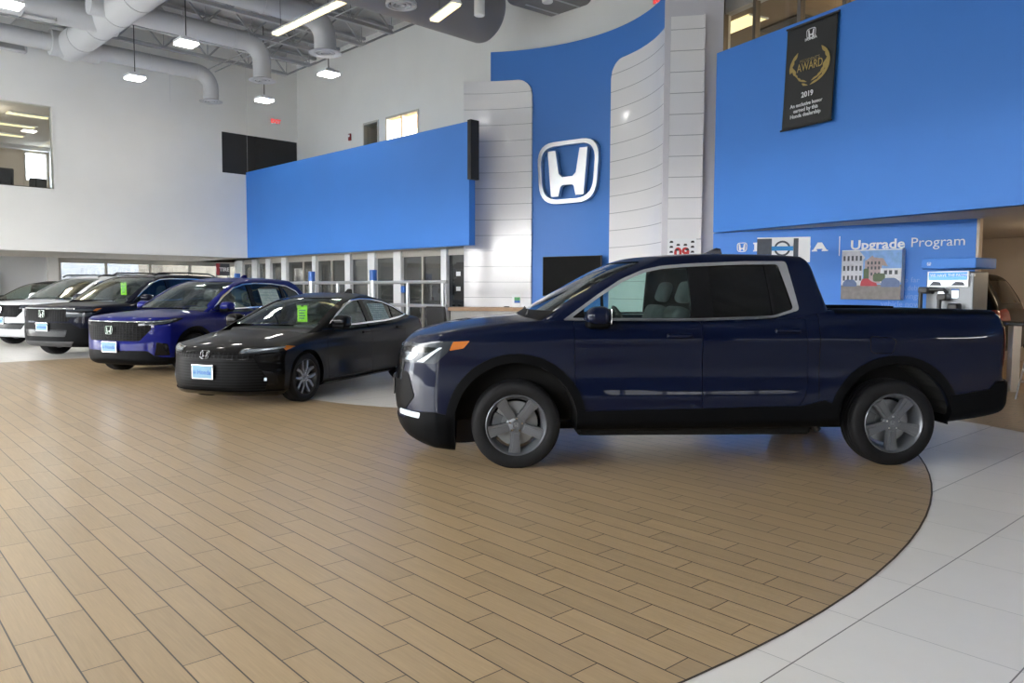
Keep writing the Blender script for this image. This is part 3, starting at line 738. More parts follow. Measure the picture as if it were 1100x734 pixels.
    mb = MB(); mb.bbox(.55, wb-.55, -Wd*.62, Wd*.62, .20, sp['hub']+.1, .04); mb.bbox(-.55, wb+.45, -Wd*.35, Wd*.35, .215, sp['hub']+.1, .03); mb.tube([(.4, .25, .22), (wb*.6, .25, .21), (wb+.6, .45, .30)], .05, 8); link('underbody', mb.mesh('ub', 40), 'under', root)
    # ---- wheels
    wh = sp['wheel']
    for fx in (0, wb):
        for sg in (-1, 1):
            wheel(root, (fx, sg*(Wd-wh['inset']-wh['w']/2), sp['hub']), sg, sp['R'], wh['rim'], wh['w'], wh['style'], wh['mats'], hi=(sg < 0 and wh.get('hi', True)), rot=wh.get('rot', (0, 0))[0 if fx == 0 else 1])
    # ---- mirrors
    mx, mz, my = sp['mirror']
    for sg in (-1, 1):
        mb = MB(); mb.bbox(-.085, .11, -.115, .115, -.075, .085, .07, Frame((mx, sg*(my+.09), mz)), 5)
        me = mb.mesh('mir', 50)
        for v in me.vertices:
            u = (v.co.x-mx); k = 1-.35*max(0, -u/.1); v.co.z = mz+(v.co.z-mz)*(k if v.co.z > mz else 1.0)
        o = link('side_mirror', me, sp.get('mirror_m', PM), root)
        mb = MB(); mb.bbox(-.08, .10, -.10, .10, -.095, -.03, .03, Frame((mx, sg*(my+.085), mz)), 3); mb.prism([(-.06, -.09), (.09, -.09), (.05, -.13), (-.04, -.13)], -sg*.17 if sg < 0 else -.17, .02 if sg > 0 else .17, Frame((mx, sg*(my+.02), mz)))
        link('mirror_base', mb.mesh('mb', 40), 'cladding', o)
        mb = MB(); mb.bbox(.105, .112, -.095, .095, -.055, .065, .003, Frame((mx, sg*(my+.09), mz)), 2); link('mirror_glass', mb.mesh('mg', 30), 'chrome', o)
    # ---- handles
    for hx, hz in sp['handles']:
        for sg in (-1, 1):
            yy = sp['handle_y']; mb = MB(); mb.bbox(-.108, .108, -.024, .022, -.021, .021, .019, Frame((hx, sg*yy, hz)), 4); link('door_handle', mb.mesh('h', 50), PM, root)
    # ---- cabin
    for sx, sy, sz, nm in sp['seats']: seat(root, sx, sy, sz, 'seat_grey', .5, nm)
    if 'bench' in sp:
        x, z, w = sp['bench']; seat(root, x, 0, z, 'seat_grey', w, 'rear_seat')
        for sy in (-.4, .4):
            mb = MB(); mb.bbox(-.04, .05, -.13, .13, .66, .84, .04, Frame((x+.22+.22, sy, z+.08)), 3); link('rear_headrest', mb.mesh('h', 40), 'seat_grey', root)
    x, z, w = sp['dashp']; mb = MB(); mb.bbox(x-.42, x+.22, -w, w, z-.42, z, .09, ID, 4); mb.bbox(x-.05, x+.22, -.60, -.14, z-.05, z+.06, .05, ID, 3)
    link('dashboard', mb.mesh('dash', 40), 'dash', root)
    steering(root, x+.36, -.37, z-.05)
    mb = MB(); mb.bbox(-.012, .012, -.12, .12, -.035, .035, .01, Frame((float(cv(sp['gh']['front'])(np.array([sp['rvm'][2]]))[0])+.11, 0, sp['rvm'][2]-.03)), 2); link('rear_view_mirror', mb.mesh('r', 40), 'black', root)
    if 'plate' in sp:
        px_, pz_ = sp['plate']; plate(root, Frame((px_, 0, pz_), (0, -1, 0), (1, 0, 0)))
    if 'badge' in sp:
        bx, bz, bs, tilt = sp['badge']; mb = MB(); emblem_mb(mb, Frame((bx, 0, bz), (0, -1, 0), (math.cos(tilt), 0, -math.sin(tilt)), (math.sin(tilt), 0, math.cos(tilt))), bs, .012); link('grille_emblem', mb.mesh('em', 20), 'chrome', root)
    return cl

# ================================================================== dark blue crew cab pickup
truck = dict(name='pickup', paint='navy_paint', wb=3.18, W=.972, hub=.360, R=.366, arch=.512, arch2=.497,
  x0=-1.05, x1=4.25, nx=120,
  top=[(-1.1, .99), (-.98, 1.02), (-.88, 1.09), (-.75, 1.135), (-.6, 1.17), (-.25, 1.222), (.05, 1.248), (.4, 1.262), (.8, 1.262), (1.5, 1.268), (2.3, 1.29), (2.6, 1.312), (3.4, 1.316), (4.05, 1.304), (4.25, 1.28)],
  bot=[(-1.05, .33), (-.98, .26), (-.9, .21), (-.68, .165), (-.45, .14), (.3, .30), (.45, .318), (.6, .318), (2.6, .335), (3.5, .36), (3.8, .39), (4.13, .45), (4.26, .52)],
  plan=[(-1.05, .93), (-.8, .945), (-.5, .962), (0, .970), (1.5, .972), (3, .972), (3.9, .962), (4.25, .935)],
  sec=[(.12, .90), (.25, .945), (.42, .985), (.6, .988), (.8, .984), (.95, .994), (1.06, 1.0), (1.14, .990), (1.21, .968), (1.30, .945), (1.4, .93)],
  nose=[(.14, -.86), (.24, -.96), (.36, -1.02), (.58, -1.05), (.75, -1.04), (.9, -1.015), (1.0, -.985), (1.08, -.93), (1.2, -.80)], sweep=(.36, 3.4),
  tail=[(.4, 4.12), (.5, 4.235), (.72, 4.25), (.76, 4.215), (1.15, 4.21), (1.25, 4.18), (1.32, 4.11)], tsweep=(.07, 3),
  crown=[(-1., .05), (-.8, .06), (-.3, .055), (.3, .045), (.8, .045), (1.6, .045), (2.3, .03), (2.6, .004), (4.2, .0)],
  crease=[(1.06, .022, .009, .1, 4.1), (.78, .15, -.006, .3, 2.75), (.590, .026, .007, .4, 2.6)], flare=.012,
  gh=dict(z0=1.05, z1=1.80, front=[(1.05, -.26), (1.25, .06), (1.47, .43), (1.6, .66), (1.70, .86), (1.80, 1.12)], fsw=(.20, 2.4),
     back=[(1.05, 2.74), (1.30, 2.665), (1.5, 2.61), (1.74, 2.545), (1.8, 2.50)], bsw=(.03, 3),
     roof=[(-.3, 1.74), (.5, 1.71), (.884, 1.735), (1.05, 1.758), (1.236, 1.778), (1.7, 1.803), (2.2, 1.80), (2.6, 1.775), (2.8, 1.75)],
     tum=[(1.05, .955), (1.22, .925), (1.4, .868), (1.6, .788), (1.72, .735), (1.8, .70)], plan=[(-.3, .93), (.3, .965), (1.2, 1.0), (2.6, .985)], crown=.03),
  cabin=(.42, 2.52, .85, .45, 1.24), bed=(2.72, 4.08, .72, .80),
  dlo=[(.385, 1.222), (1.517, 1.222), (2.137, 1.246), (2.362, 1.312), (2.30, 1.717), (1.94, 1.715), (1.46, 1.692), (1.224, 1.672), (1.066, 1.638), (.871, 1.554), (.675, 1.428)],
  dlo_in=[(.452, 1.240), (1.517, 1.240), (2.137, 1.263), (2.315, 1.318), (2.228, 1.693), (1.94, 1.690), (1.46, 1.668), (1.224, 1.648), (1.073, 1.616), (.884, 1.535), (.69, 1.412)],
  panes=[('side_window', 'car_glass', [(.42, 1.21), (1.48, 1.21), (1.47, 1.71), (1.224, 1.69), (1.066, 1.65), (.871, 1.56), (.66, 1.428)]),
         ('side_window', 'tint_glass', [(1.60, 1.21), (2.137, 1.23), (2.34, 1.30), (2.26, 1.71), (1.60, 1.71)])],
  pillars=[[(1.447, 1.225), (1.633, 1.225), (1.628, 1.70), (1.447, 1.685)], [(2.137, 1.24), (2.165, 1.245), (2.135, 1.71), (2.107, 1.71)], [(.70, 1.225), (.722, 1.225), (.722, 1.46), (.70, 1.445)], [(.40, 1.225), (.56, 1.225), (.56, 1.345), (.50, 1.30)]],
  shield=dict(P=[(-.80, 1.285), (.80, 1.285), (.645, 1.715), (-.645, 1.715)], r=(-.4, 1.10)), rearwin=dict(P=[(-.66, 1.36), (.66, 1.36), (.58, 1.68), (-.58, 1.68)], r=(2.35, 2.9)),
  hood=dict(P=[(-1.3, -.60), (-.70, -.715), (.02, -.765), (.28, -.765), (.28, .765), (.02, .765), (-.70, .715), (-1.3, .60)], z=1.0, z1=1.40),
  doors=[('front_door', [(.465, 1.217), (.476, .80), (.492, .435), (1.545, .42), (1.528, 1.217)]), ('rear_door', [(1.528, 1.217), (1.545, .42), (2.29, .43), (2.40, .57), (2.435, .70), (2.415, .95), (2.405, 1.243), (2.137, 1.243), (1.8, 1.217)])],
  wheel=dict(rim=.250, w=.245, inset=.012, style='five', mats=('gunmetal', 'gunmetal'), rot=(-3, 0)), mirror=(.635, 1.255, .955), handles=[(1.335, 1.098), (2.235, 1.14)], handle_y=.985,
  seats=[(1.05, -.38, .64, 'front_seat'), (1.05, .38, .64, 'front_seat')], bench=(2.02, .66, 1.3), dashp=(.62, 1.20, .80), rvm=(.86, 0, 1.60),
  panels=[
   dict(name='wheel_arch_trim', m='cladding', which='low', axis='y', P=arch_ring(0, .580, .508, .37, .14, .31), r=(-1.3, -.6), dout=.010, din=-.02, mir=True, rd=0),
   dict(name='wheel_arch_trim', m='cladding', which='low', axis='y', P=arch_ring(3.18, .565, .493, .37, .33, .37), r=(-1.3, -.6), dout=.010, din=-.02, mir=True, rd=0),
   dict(name='sill_cladding', m='cladding', which='low', axis='y', P=[(.50, .25), (2.70, .25), (2.70, .50), (2.58, .56), (2.40, .515), (1.5, .495), (.56, .475), (.50, .49)], r=(-1.3, -.6), dout=.012, din=-.03, mir=True, rd=.01),
   dict(name='front_bumper', m='cladding', which='low', axis='y', P=[(-1.4, 0), (-.50, 0), (-.50, .43), (-.66, .47), (-.88, .455), (-.95, .37), (-1.4, .40)], r=(-1.3, 1.3), dout=.010, din=-.05, rd=.01),
   dict(name='bumper_insert', m='cladding', which='low', axis='x', P=[(-.66, .44), (.66, .44), (.80, .58), (.70, .78), (-.70, .78), (-.80, .58)], r=(-1.4, -.6), dout=.004, din=-.03, rd=.03),
   dict(name='rear_bumper', m='cladding', which='low', axis='y', P=[(3.66, .2), (4.4, .2), (4.4, .735), (4.06, .715), (4.0, .645), (3.72, .605), (3.66, .60)], r=(-1.3, 1.3), dout=.014, din=-.05, rd=.01),
   dict(name='grille', m='gloss_black', which='low', axis='x', P=[(-.60, .70), (.60, .70), (.66, .985), (-.66, .985)], r=(-1.4, -.6), dout=.006, din=-.04, rd=.02),
   dict(name='headlight', m='lamp_clear', which='low', axis='y', P=[(-1.4, 1.015), (-.85, 1.025), (-.50, 1.055), (-.56, .96), (-.66, .865), (-1.4, .845)], r=(-1.3, -.50), dout=.006, din=-.04, mir=True, rd=.015),
   dict(name='headlight_bar', m='gloss_black', which='low', axis='y', P=[(-1.4, .995), (-.62, 1.0), (-.72, .955), (-1.4, .955)], r=(-1.3, -.52), dout=.009, din=-.02, mir=True, rd=.008),
   dict(name='running_light', m='lamp_white', which='low', axis='y', P=[(-.66, .958), (-.60, 1.0), (-.63, 1.0), (-.82, .872), (-.76, .872)], r=(-1.3, -.52), dout=.0095, din=-.02, mir=True, rd=.006),
   dict(name='headlight_projector', m='lamp_chrome', which='low', axis='y', P=[(-.93, .945), (-.80, .945), (-.86, .885), (-.93, .875)], r=(-1.3, -.52), dout=.0095, din=-.02, mir=True, rd=.02),
   dict(name='side_marker', m='amber', which='low', axis='y', P=[(-.515, 1.048), (-.378, 1.056), (-.43, .995), (-.545, .975)], r=(-1.3, -.5), dout=.007, din=-.03, mir=True, rd=.01),
   dict(name='fog_light', m='lamp_white', which='low', axis='y', P=[(-.98, .455), (-.79, .452), (-.80, .405), (-.98, .41)], r=(-1.3, -.50), dout=.013, din=-.02, mir=True, rd=.012),
   dict(name='taillight', m='red_lens', which='low', axis='y', P=[(4.115, 1.175), (4.4, 1.19), (4.4, .78), (4.17, .775), (4.135, .95)], r=(-1.3, -.62), dout=.006, din=-.03, mir=True, rd=.02),
   dict(name='bed_rail_cap', m='cladding', which='low', axis='y', P=[(2.66, 1.283), (4.06, 1.280), (4.10, 1.5), (2.66, 1.5)], r=(-1.3, -.70), dout=.008, din=-.03, mir=True, rd=0),
   dict(name='fuel_door', m='gloss_black', which='low', axis='y', P=rnd([(2.93, 1.10), (3.16, 1.08), (3.15, .95), (2.95, .95)], .04), r=(-1.3, -.7), dout=.0012, din=-.006, rd=0, holes=[rnd(grow([(2.93, 1.10), (3.16, 1.08), (3.15, .95), (2.95, .95)], -.006), .035)], holerd=0),
   dict(name='bed_seam', m='gloss_black', which='low', axis='y', P=[(2.508, 1.28), (2.514, 1.28), (2.528, .57), (2.522, .57)], r=(-1.3, -.7), dout=.0008, din=-.006, mir=True, rd=0),
   dict(name='cowl', m='cladding', which='gh', axis='x', P=[(-.86, 1.20), (.86, 1.20), (.84, 1.295), (-.84, 1.295)], r=(-.4, .42), dout=.002, din=-.03, rd=0),
  ])
yaw = .0518; ip = Vector((-math.sin(yaw), math.cos(yaw), 0))
tk = empty('pickup_truck', Vector((.0375, 6.2272, 0))+ip*.960, yaw, 'shiny dark navy crew cab pickup truck with grey five spoke wheels, nearest vehicle', 'pickup truck')
build_car(truck, tk)
# antenna fin, wipers, front plate bracket, tow hook, stickers
mb = MB(); mb.prism([(1.75, 1.79), (1.99, 1.79), (1.97, 1.86), (1.93, 1.868), (1.85, 1.83)], -.022, .022); link('antenna_fin', mb.mesh('fin', 30), 'navy_paint', tk)
for sg, y0, y1 in ((1, -.62, .05), (1, .02, .62)):
    mb = MB(); mb.tube([(.10, y0, 1.252), (.14, (y0+y1)/2, 1.285), (.17, y1, 1.298)], .008, 6); link('wiper', mb.mesh('w', 40), 'black', tk)
mb = MB(); mb.bbox(-1.075, -1.06, -.18, .18, .52, .70, .006); link('plate_bracket', mb.mesh('pb', 30), 'black', tk)
mb = MB(); mb.tube([(4.05, -.6, .44), (4.05, -.6, .36)], .02, 8); link('hitch_hook', mb.mesh('hk', 40), 'black', tk)
mb = MB(); mb.tube([(2.55, -.75, .36), (2.62, -.75, .27)], .035, 8); link('jack_point', mb.mesh('jp', 40), 'black', tk)
def mesh_nodes(nt, b):
    """dark hexagonal grille mesh"""
    N = nt.nodes; L = nt.links; t = N.new('ShaderNodeTexCoord'); v = N.new('ShaderNodeTexVoronoi'); v.feature = 'DISTANCE_TO_EDGE'; v.inputs['Scale'].default_value = 17; v.inputs['Randomness'].default_value = .12
    mp = N.new('ShaderNodeMapping'); mp.inputs['Scale'].default_value = (.01, 1, 1.5); L.new(t.outputs['Object'], mp.inputs[0]); L.new(mp.outputs[0], v.inputs['Vector'])
    r = N.new('ShaderNodeValToRGB'); r.color_ramp.elements[0].position = .1; r.color_ramp.elements[0].color = (.0075, .0075, .0085, 1); r.color_ramp.elements[1].position = .14; r.color_ramp.elements[1].color = (.001, .001, .001, 1)
    L.new(v.outputs['Distance'], r.inputs[0]); L.new(r.outputs[0], b.inputs['Base Color'])
    bp = N.new('ShaderNodeBump'); bp.invert = True; bp.inputs['Distance'].default_value = .01; L.new(v.outputs['Distance'], bp.inputs['Height']); L.new(bp.outputs[0], b.inputs['Normal'])
mat('grille_mesh', (.02, .02, .022), .5, spec=.06, nodes=mesh_nodes)
def slat_nodes(nt, b):
    N = nt.nodes; L = nt.links; t = N.new('ShaderNodeTexCoord'); s = N.new('ShaderNodeSeparateXYZ'); L.new(t.outputs['Object'], s.inputs[0])
    w = N.new('ShaderNodeMath'); w.operation = 'MULTIPLY'; w.inputs[1].default_value = 28; L.new(s.outputs[2], w.inputs[0]); f = N.new('ShaderNodeMath'); f.operation = 'FRACT'; L.new(w.outputs[0], f.inputs[0])
    r = N.new('ShaderNodeValToRGB'); r.color_ramp.interpolation = 'CONSTANT'; r.color_ramp.elements[0].color = (.0075, .0075, .0085, 1); r.color_ramp.elements[1].position = .4; r.color_ramp.elements[1].color = (.001, .001, .001, 1)
    L.new(f.outputs[0], r.inputs[0]); L.new(r.outputs[0], b.inputs['Base Color'])
mat('grille_slats', (.02, .02, .022), .5, spec=.06, nodes=slat_nodes)
def sticker_nodes(nt, b):
    N = nt.nodes; L = nt.links; t = N.new('ShaderNodeTexCoord'); br = N.new('ShaderNodeTexBrick'); br.inputs['Scale'].default_value = 9
    br.inputs['Color1'].default_value = (.42, .55, .52, 1); br.inputs['Color2'].default_value = (.62, .72, .68, 1); br.inputs['Mortar'].default_value = (.16, .25, .26, 1); br.inputs['Mortar Size'].default_value = .035
    mp = N.new('ShaderNodeMapping'); mp.inputs['Rotation'].default_value = (math.pi/2, 0, 0); L.new(t.outputs['Object'], mp.inputs[0]); L.new(mp.outputs[0], br.inputs['Vector']); L.new(br.outputs[0], b.inputs['Base Color'])
mat('window_sheet', (.5, .6, .55), .7, spec=.1, nodes=sticker_nodes)

SIDE = (-1.3, -.3)
civic = dict(name='sedan', paint='black_paint', wb=2.735, W=.885, hub=.318, R=.324, arch=.355, gap=.003,
  x0=-.88, x1=3.66, nx=100, r=(.09, .09, .11), fade=.9,
  top=[(-.95, .66), (-.84, .71), (-.7, .765), (-.45, .825), (-.1, .875), (.2, .915), (.5, .95), (1.2, .955), (2.2, .985), (2.8, 1.03), (3.2, 1.055), (3.55, 1.03), (3.7, .98)],
  bot=[(-.9, .20), (-.7, .15), (-.4, .15), (.4, .17), (2.3, .18), (3.1, .20), (3.4, .26), (3.66, .34)],
  plan=[(-.9, .83), (-.6, .86), (0, .885), (.8, .882), (2.0, .885), (2.8, .885), (3.3, .86), (3.66, .82)],
  sec=[(.14, .93), (.25, .97), (.40, .99), (.55, .985), (.68, 1.0), (.78, .99), (.88, .965), (.96, .935), (1.05, .90)],
  nose=[(.14, -.83), (.22, -.88), (.35, -.90), (.5, -.895), (.62, -.88), (.70, -.84), (.8, -.75)], sweep=(.42, 2.8),
  tail=[(.2, 3.5), (.4, 3.64), (.6, 3.66), (.85, 3.63), (1.0, 3.60), (1.08, 3.5)], tsweep=(.35, 3),
  crown=[(-.9, .09), (-.3, .08), (.4, .05), (1, .05), (2.5, .05), (3.6, .06)],
  crease=[(lambda x: .77+.035*x/1.2, .03, .010, -.2, 3.5), (.45, .10, -.016, .4, 2.4), (.26, .05, .012, .3, 2.4)], flare=.016,
  gh=dict(z0=.82, z1=1.415, front=[(.82, -.02), (.94, .28), (1.1, .66), (1.25, 1.01), (1.34, 1.28), (1.41, 1.7)], fsw=(.11, 2.6), back=[(.82, 3.5), (.98, 3.32), (1.08, 3.08), (1.2, 2.80), (1.32, 2.45), (1.41, 2.0)], bsw=(.12, 2.5),
     roof=[(.0, 1.33), (1.0, 1.345), (1.35, 1.385), (1.75, 1.412), (2.1, 1.405), (2.6, 1.34), (3.4, 1.25)], tum=[(.82, .85), (.95, .815), (1.1, .75), (1.25, .675), (1.35, .61), (1.42, .56)], plan=[(.1, .94), (.7, .98), (1.4, 1), (2.2, .985), (3.0, .91), (3.5, .84)], crown=.035),
  cabin=(.45, 2.75, .72, .32, .93),
  dlo=[(.56, .945), (1.3, .955), (2.1, .975), (2.62, 1.01), (2.93, 1.055), (2.55, 1.205), (2.25, 1.28), (1.95, 1.32), (1.65, 1.33), (1.42, 1.312), (1.19, 1.25), (.90, 1.125)],
  panes=[('side_window', 'car_glass', [(.5, .93), (1.62, .945), (1.62, 1.36), (1.38, 1.34), (1.1, 1.265), (.8, 1.13)]), ('side_window', 'dim_glass', [(1.66, .95), (2.62, .99), (2.95, 1.05), (2.55, 1.23), (2.25, 1.31), (1.66, 1.36)])],
  pillars=[[(1.585, .96), (1.70, .96), (1.70, 1.335), (1.585, 1.335)], [(2.40, .99), (2.43, .99), (2.46, 1.24), (2.44, 1.245)]],
  shield=dict(P=[(-.68, .985), (.68, .985), (.53, 1.335), (-.53, 1.335)], r=(0., 1.5)), rearwin=dict(P=[(-.56, 1.06), (.56, 1.06), (.46, 1.32), (-.46, 1.32)], r=(2.2, 3.5)),
  hood=dict(P=[(-1.2, -.50), (-.6, -.68), (.2, -.72), (.55, -.72), (.55, .72), (.2, .72), (-.6, .68), (-1.2, .50)], z=.665, z1=1.1),
  doors=[('front_door', [(.44, .925), (.45, .60), (.50, .25), (1.62, .24), (1.63, .6), (1.60, .945), (1.2, .94)]), ('rear_door', [(1.60, .945), (1.63, .6), (1.62, .24), (2.28, .24), (2.38, .42), (2.50, .60), (2.62, .80), (2.62, .99), (2.1, .96)])],
  wheel=dict(rim=.236, w=.235, inset=.02, style='split', mats=('black', 'machined'), rot=(0, 20)), mirror=(.72, 1.02, .83), handles=[(1.43, .84), (2.42, .875)], handle_y=.893,
  seats=[(1.35, -.34, .36, 'front_seat'), (1.35, .34, .36, 'front_seat')], bench=(2.15, .38, 1.15), dashp=(.72, .93, .70), rvm=(1.0, 0, 1.25), plate=(-.928, .44), badge=(-.878, .648, .115, .3),
  panels=[
   dict(name='lower_grille', m='grille_slats', which='low', axis='x', P=[(-.70, .21), (.70, .21), (.74, .34), (.62, .598), (-.62, .598), (-.74, .34)], r=(-1.3, -.45), dout=.006, din=-.05, rd=.03),  # extended over the bumper bar so it stays dark, free of sky highlight
   dict(name='upper_grille', m='grille_mesh', which='low', axis='x', P=[(-.60, .60), (.60, .60), (.62, .675), (-.62, .675)], r=(-1.3, -.45), dout=.005, din=-.04, rd=.015),
   dict(name='front_lip', m='gloss_black', which='low', axis='x', P=[(-.95, .13), (.95, .13), (.95, .20), (-.95, .20)], r=(-1.3, -.42), dout=.02, din=-.05, rd=0),
   dict(name='headlight', m='gloss_black', which='low', axis='y', P=[(-1.2, .665), (-.70, .665), (-.42, .70), (-.24, .745), (-.40, .76), (-.75, .735), (-1.2, .70)], r=(-1.3, -.44), dout=.006, din=-.04, mir=True, rd=.015),
   dict(name='running_light', m='lamp_chrome', which='low', axis='y', P=[(-1.2, .685), (-.72, .69), (-.42, .735), (-.42, .75), (-.72, .722), (-1.2, .70)], r=(-1.3, -.46), dout=.009, din=-.02, mir=True, rd=.004),
   dict(name='headlight_projector', m='lamp_clear', which='low', axis='y', P=[(-.80, .67), (-.52, .685), (-.50, .715), (-.80, .70)], r=(-1.3, -.46), dout=.008, din=-.02, mir=True, rd=.006),
   dict(name='side_marker', m='amber', which='low', axis='y', P=[(-.44, .70), (-.26, .742), (-.38, .757), (-.46, .745)], r=(-1.3, -.44), dout=.0085, din=-.03, mir=True, rd=.008),
   dict(name='bumper_corner', m='gloss_black', which='low', axis='y', P=[(-.80, .26), (-.52, .28), (-.55, .43), (-.72, .47), (-.84, .46)], r=(-1.3, -.55), dout=.005, din=-.04, mir=True, rd=.03),
   dict(name='fog_light', m='lamp_white', which='low', axis='y', P=[(-.655, .33), (-.635, .33), (-.635, .37), (-.655, .37)], r=(-1.3, -.55), dout=.009, din=-.04, mir=True, rd=.005),
   dict(name='taillight', m='red_lens', which='low', axis='y', P=[(3.2, .86), (3.8, .80), (3.8, .95), (3.25, .98)], r=(-1.3, -.35), dout=.005, din=-.04, mir=True),
   dict(name='window_sticker', m='window_sheet', which='gh', axis='y', P=[(1.80, .985), (2.30, .985), (2.27, 1.235), (1.80, 1.25)], r=(-1.3, -.45), dout=-.004, din=-.0075, rd=0),
   dict(name='sill_trim', m='gloss_black', which='low', axis='y', P=[(.40, .12), (2.36, .12), (2.36, .205), (.40, .205)], r=(-1.3, -.5), dout=.012, din=-.04, mir=True, rd=0),
  ])
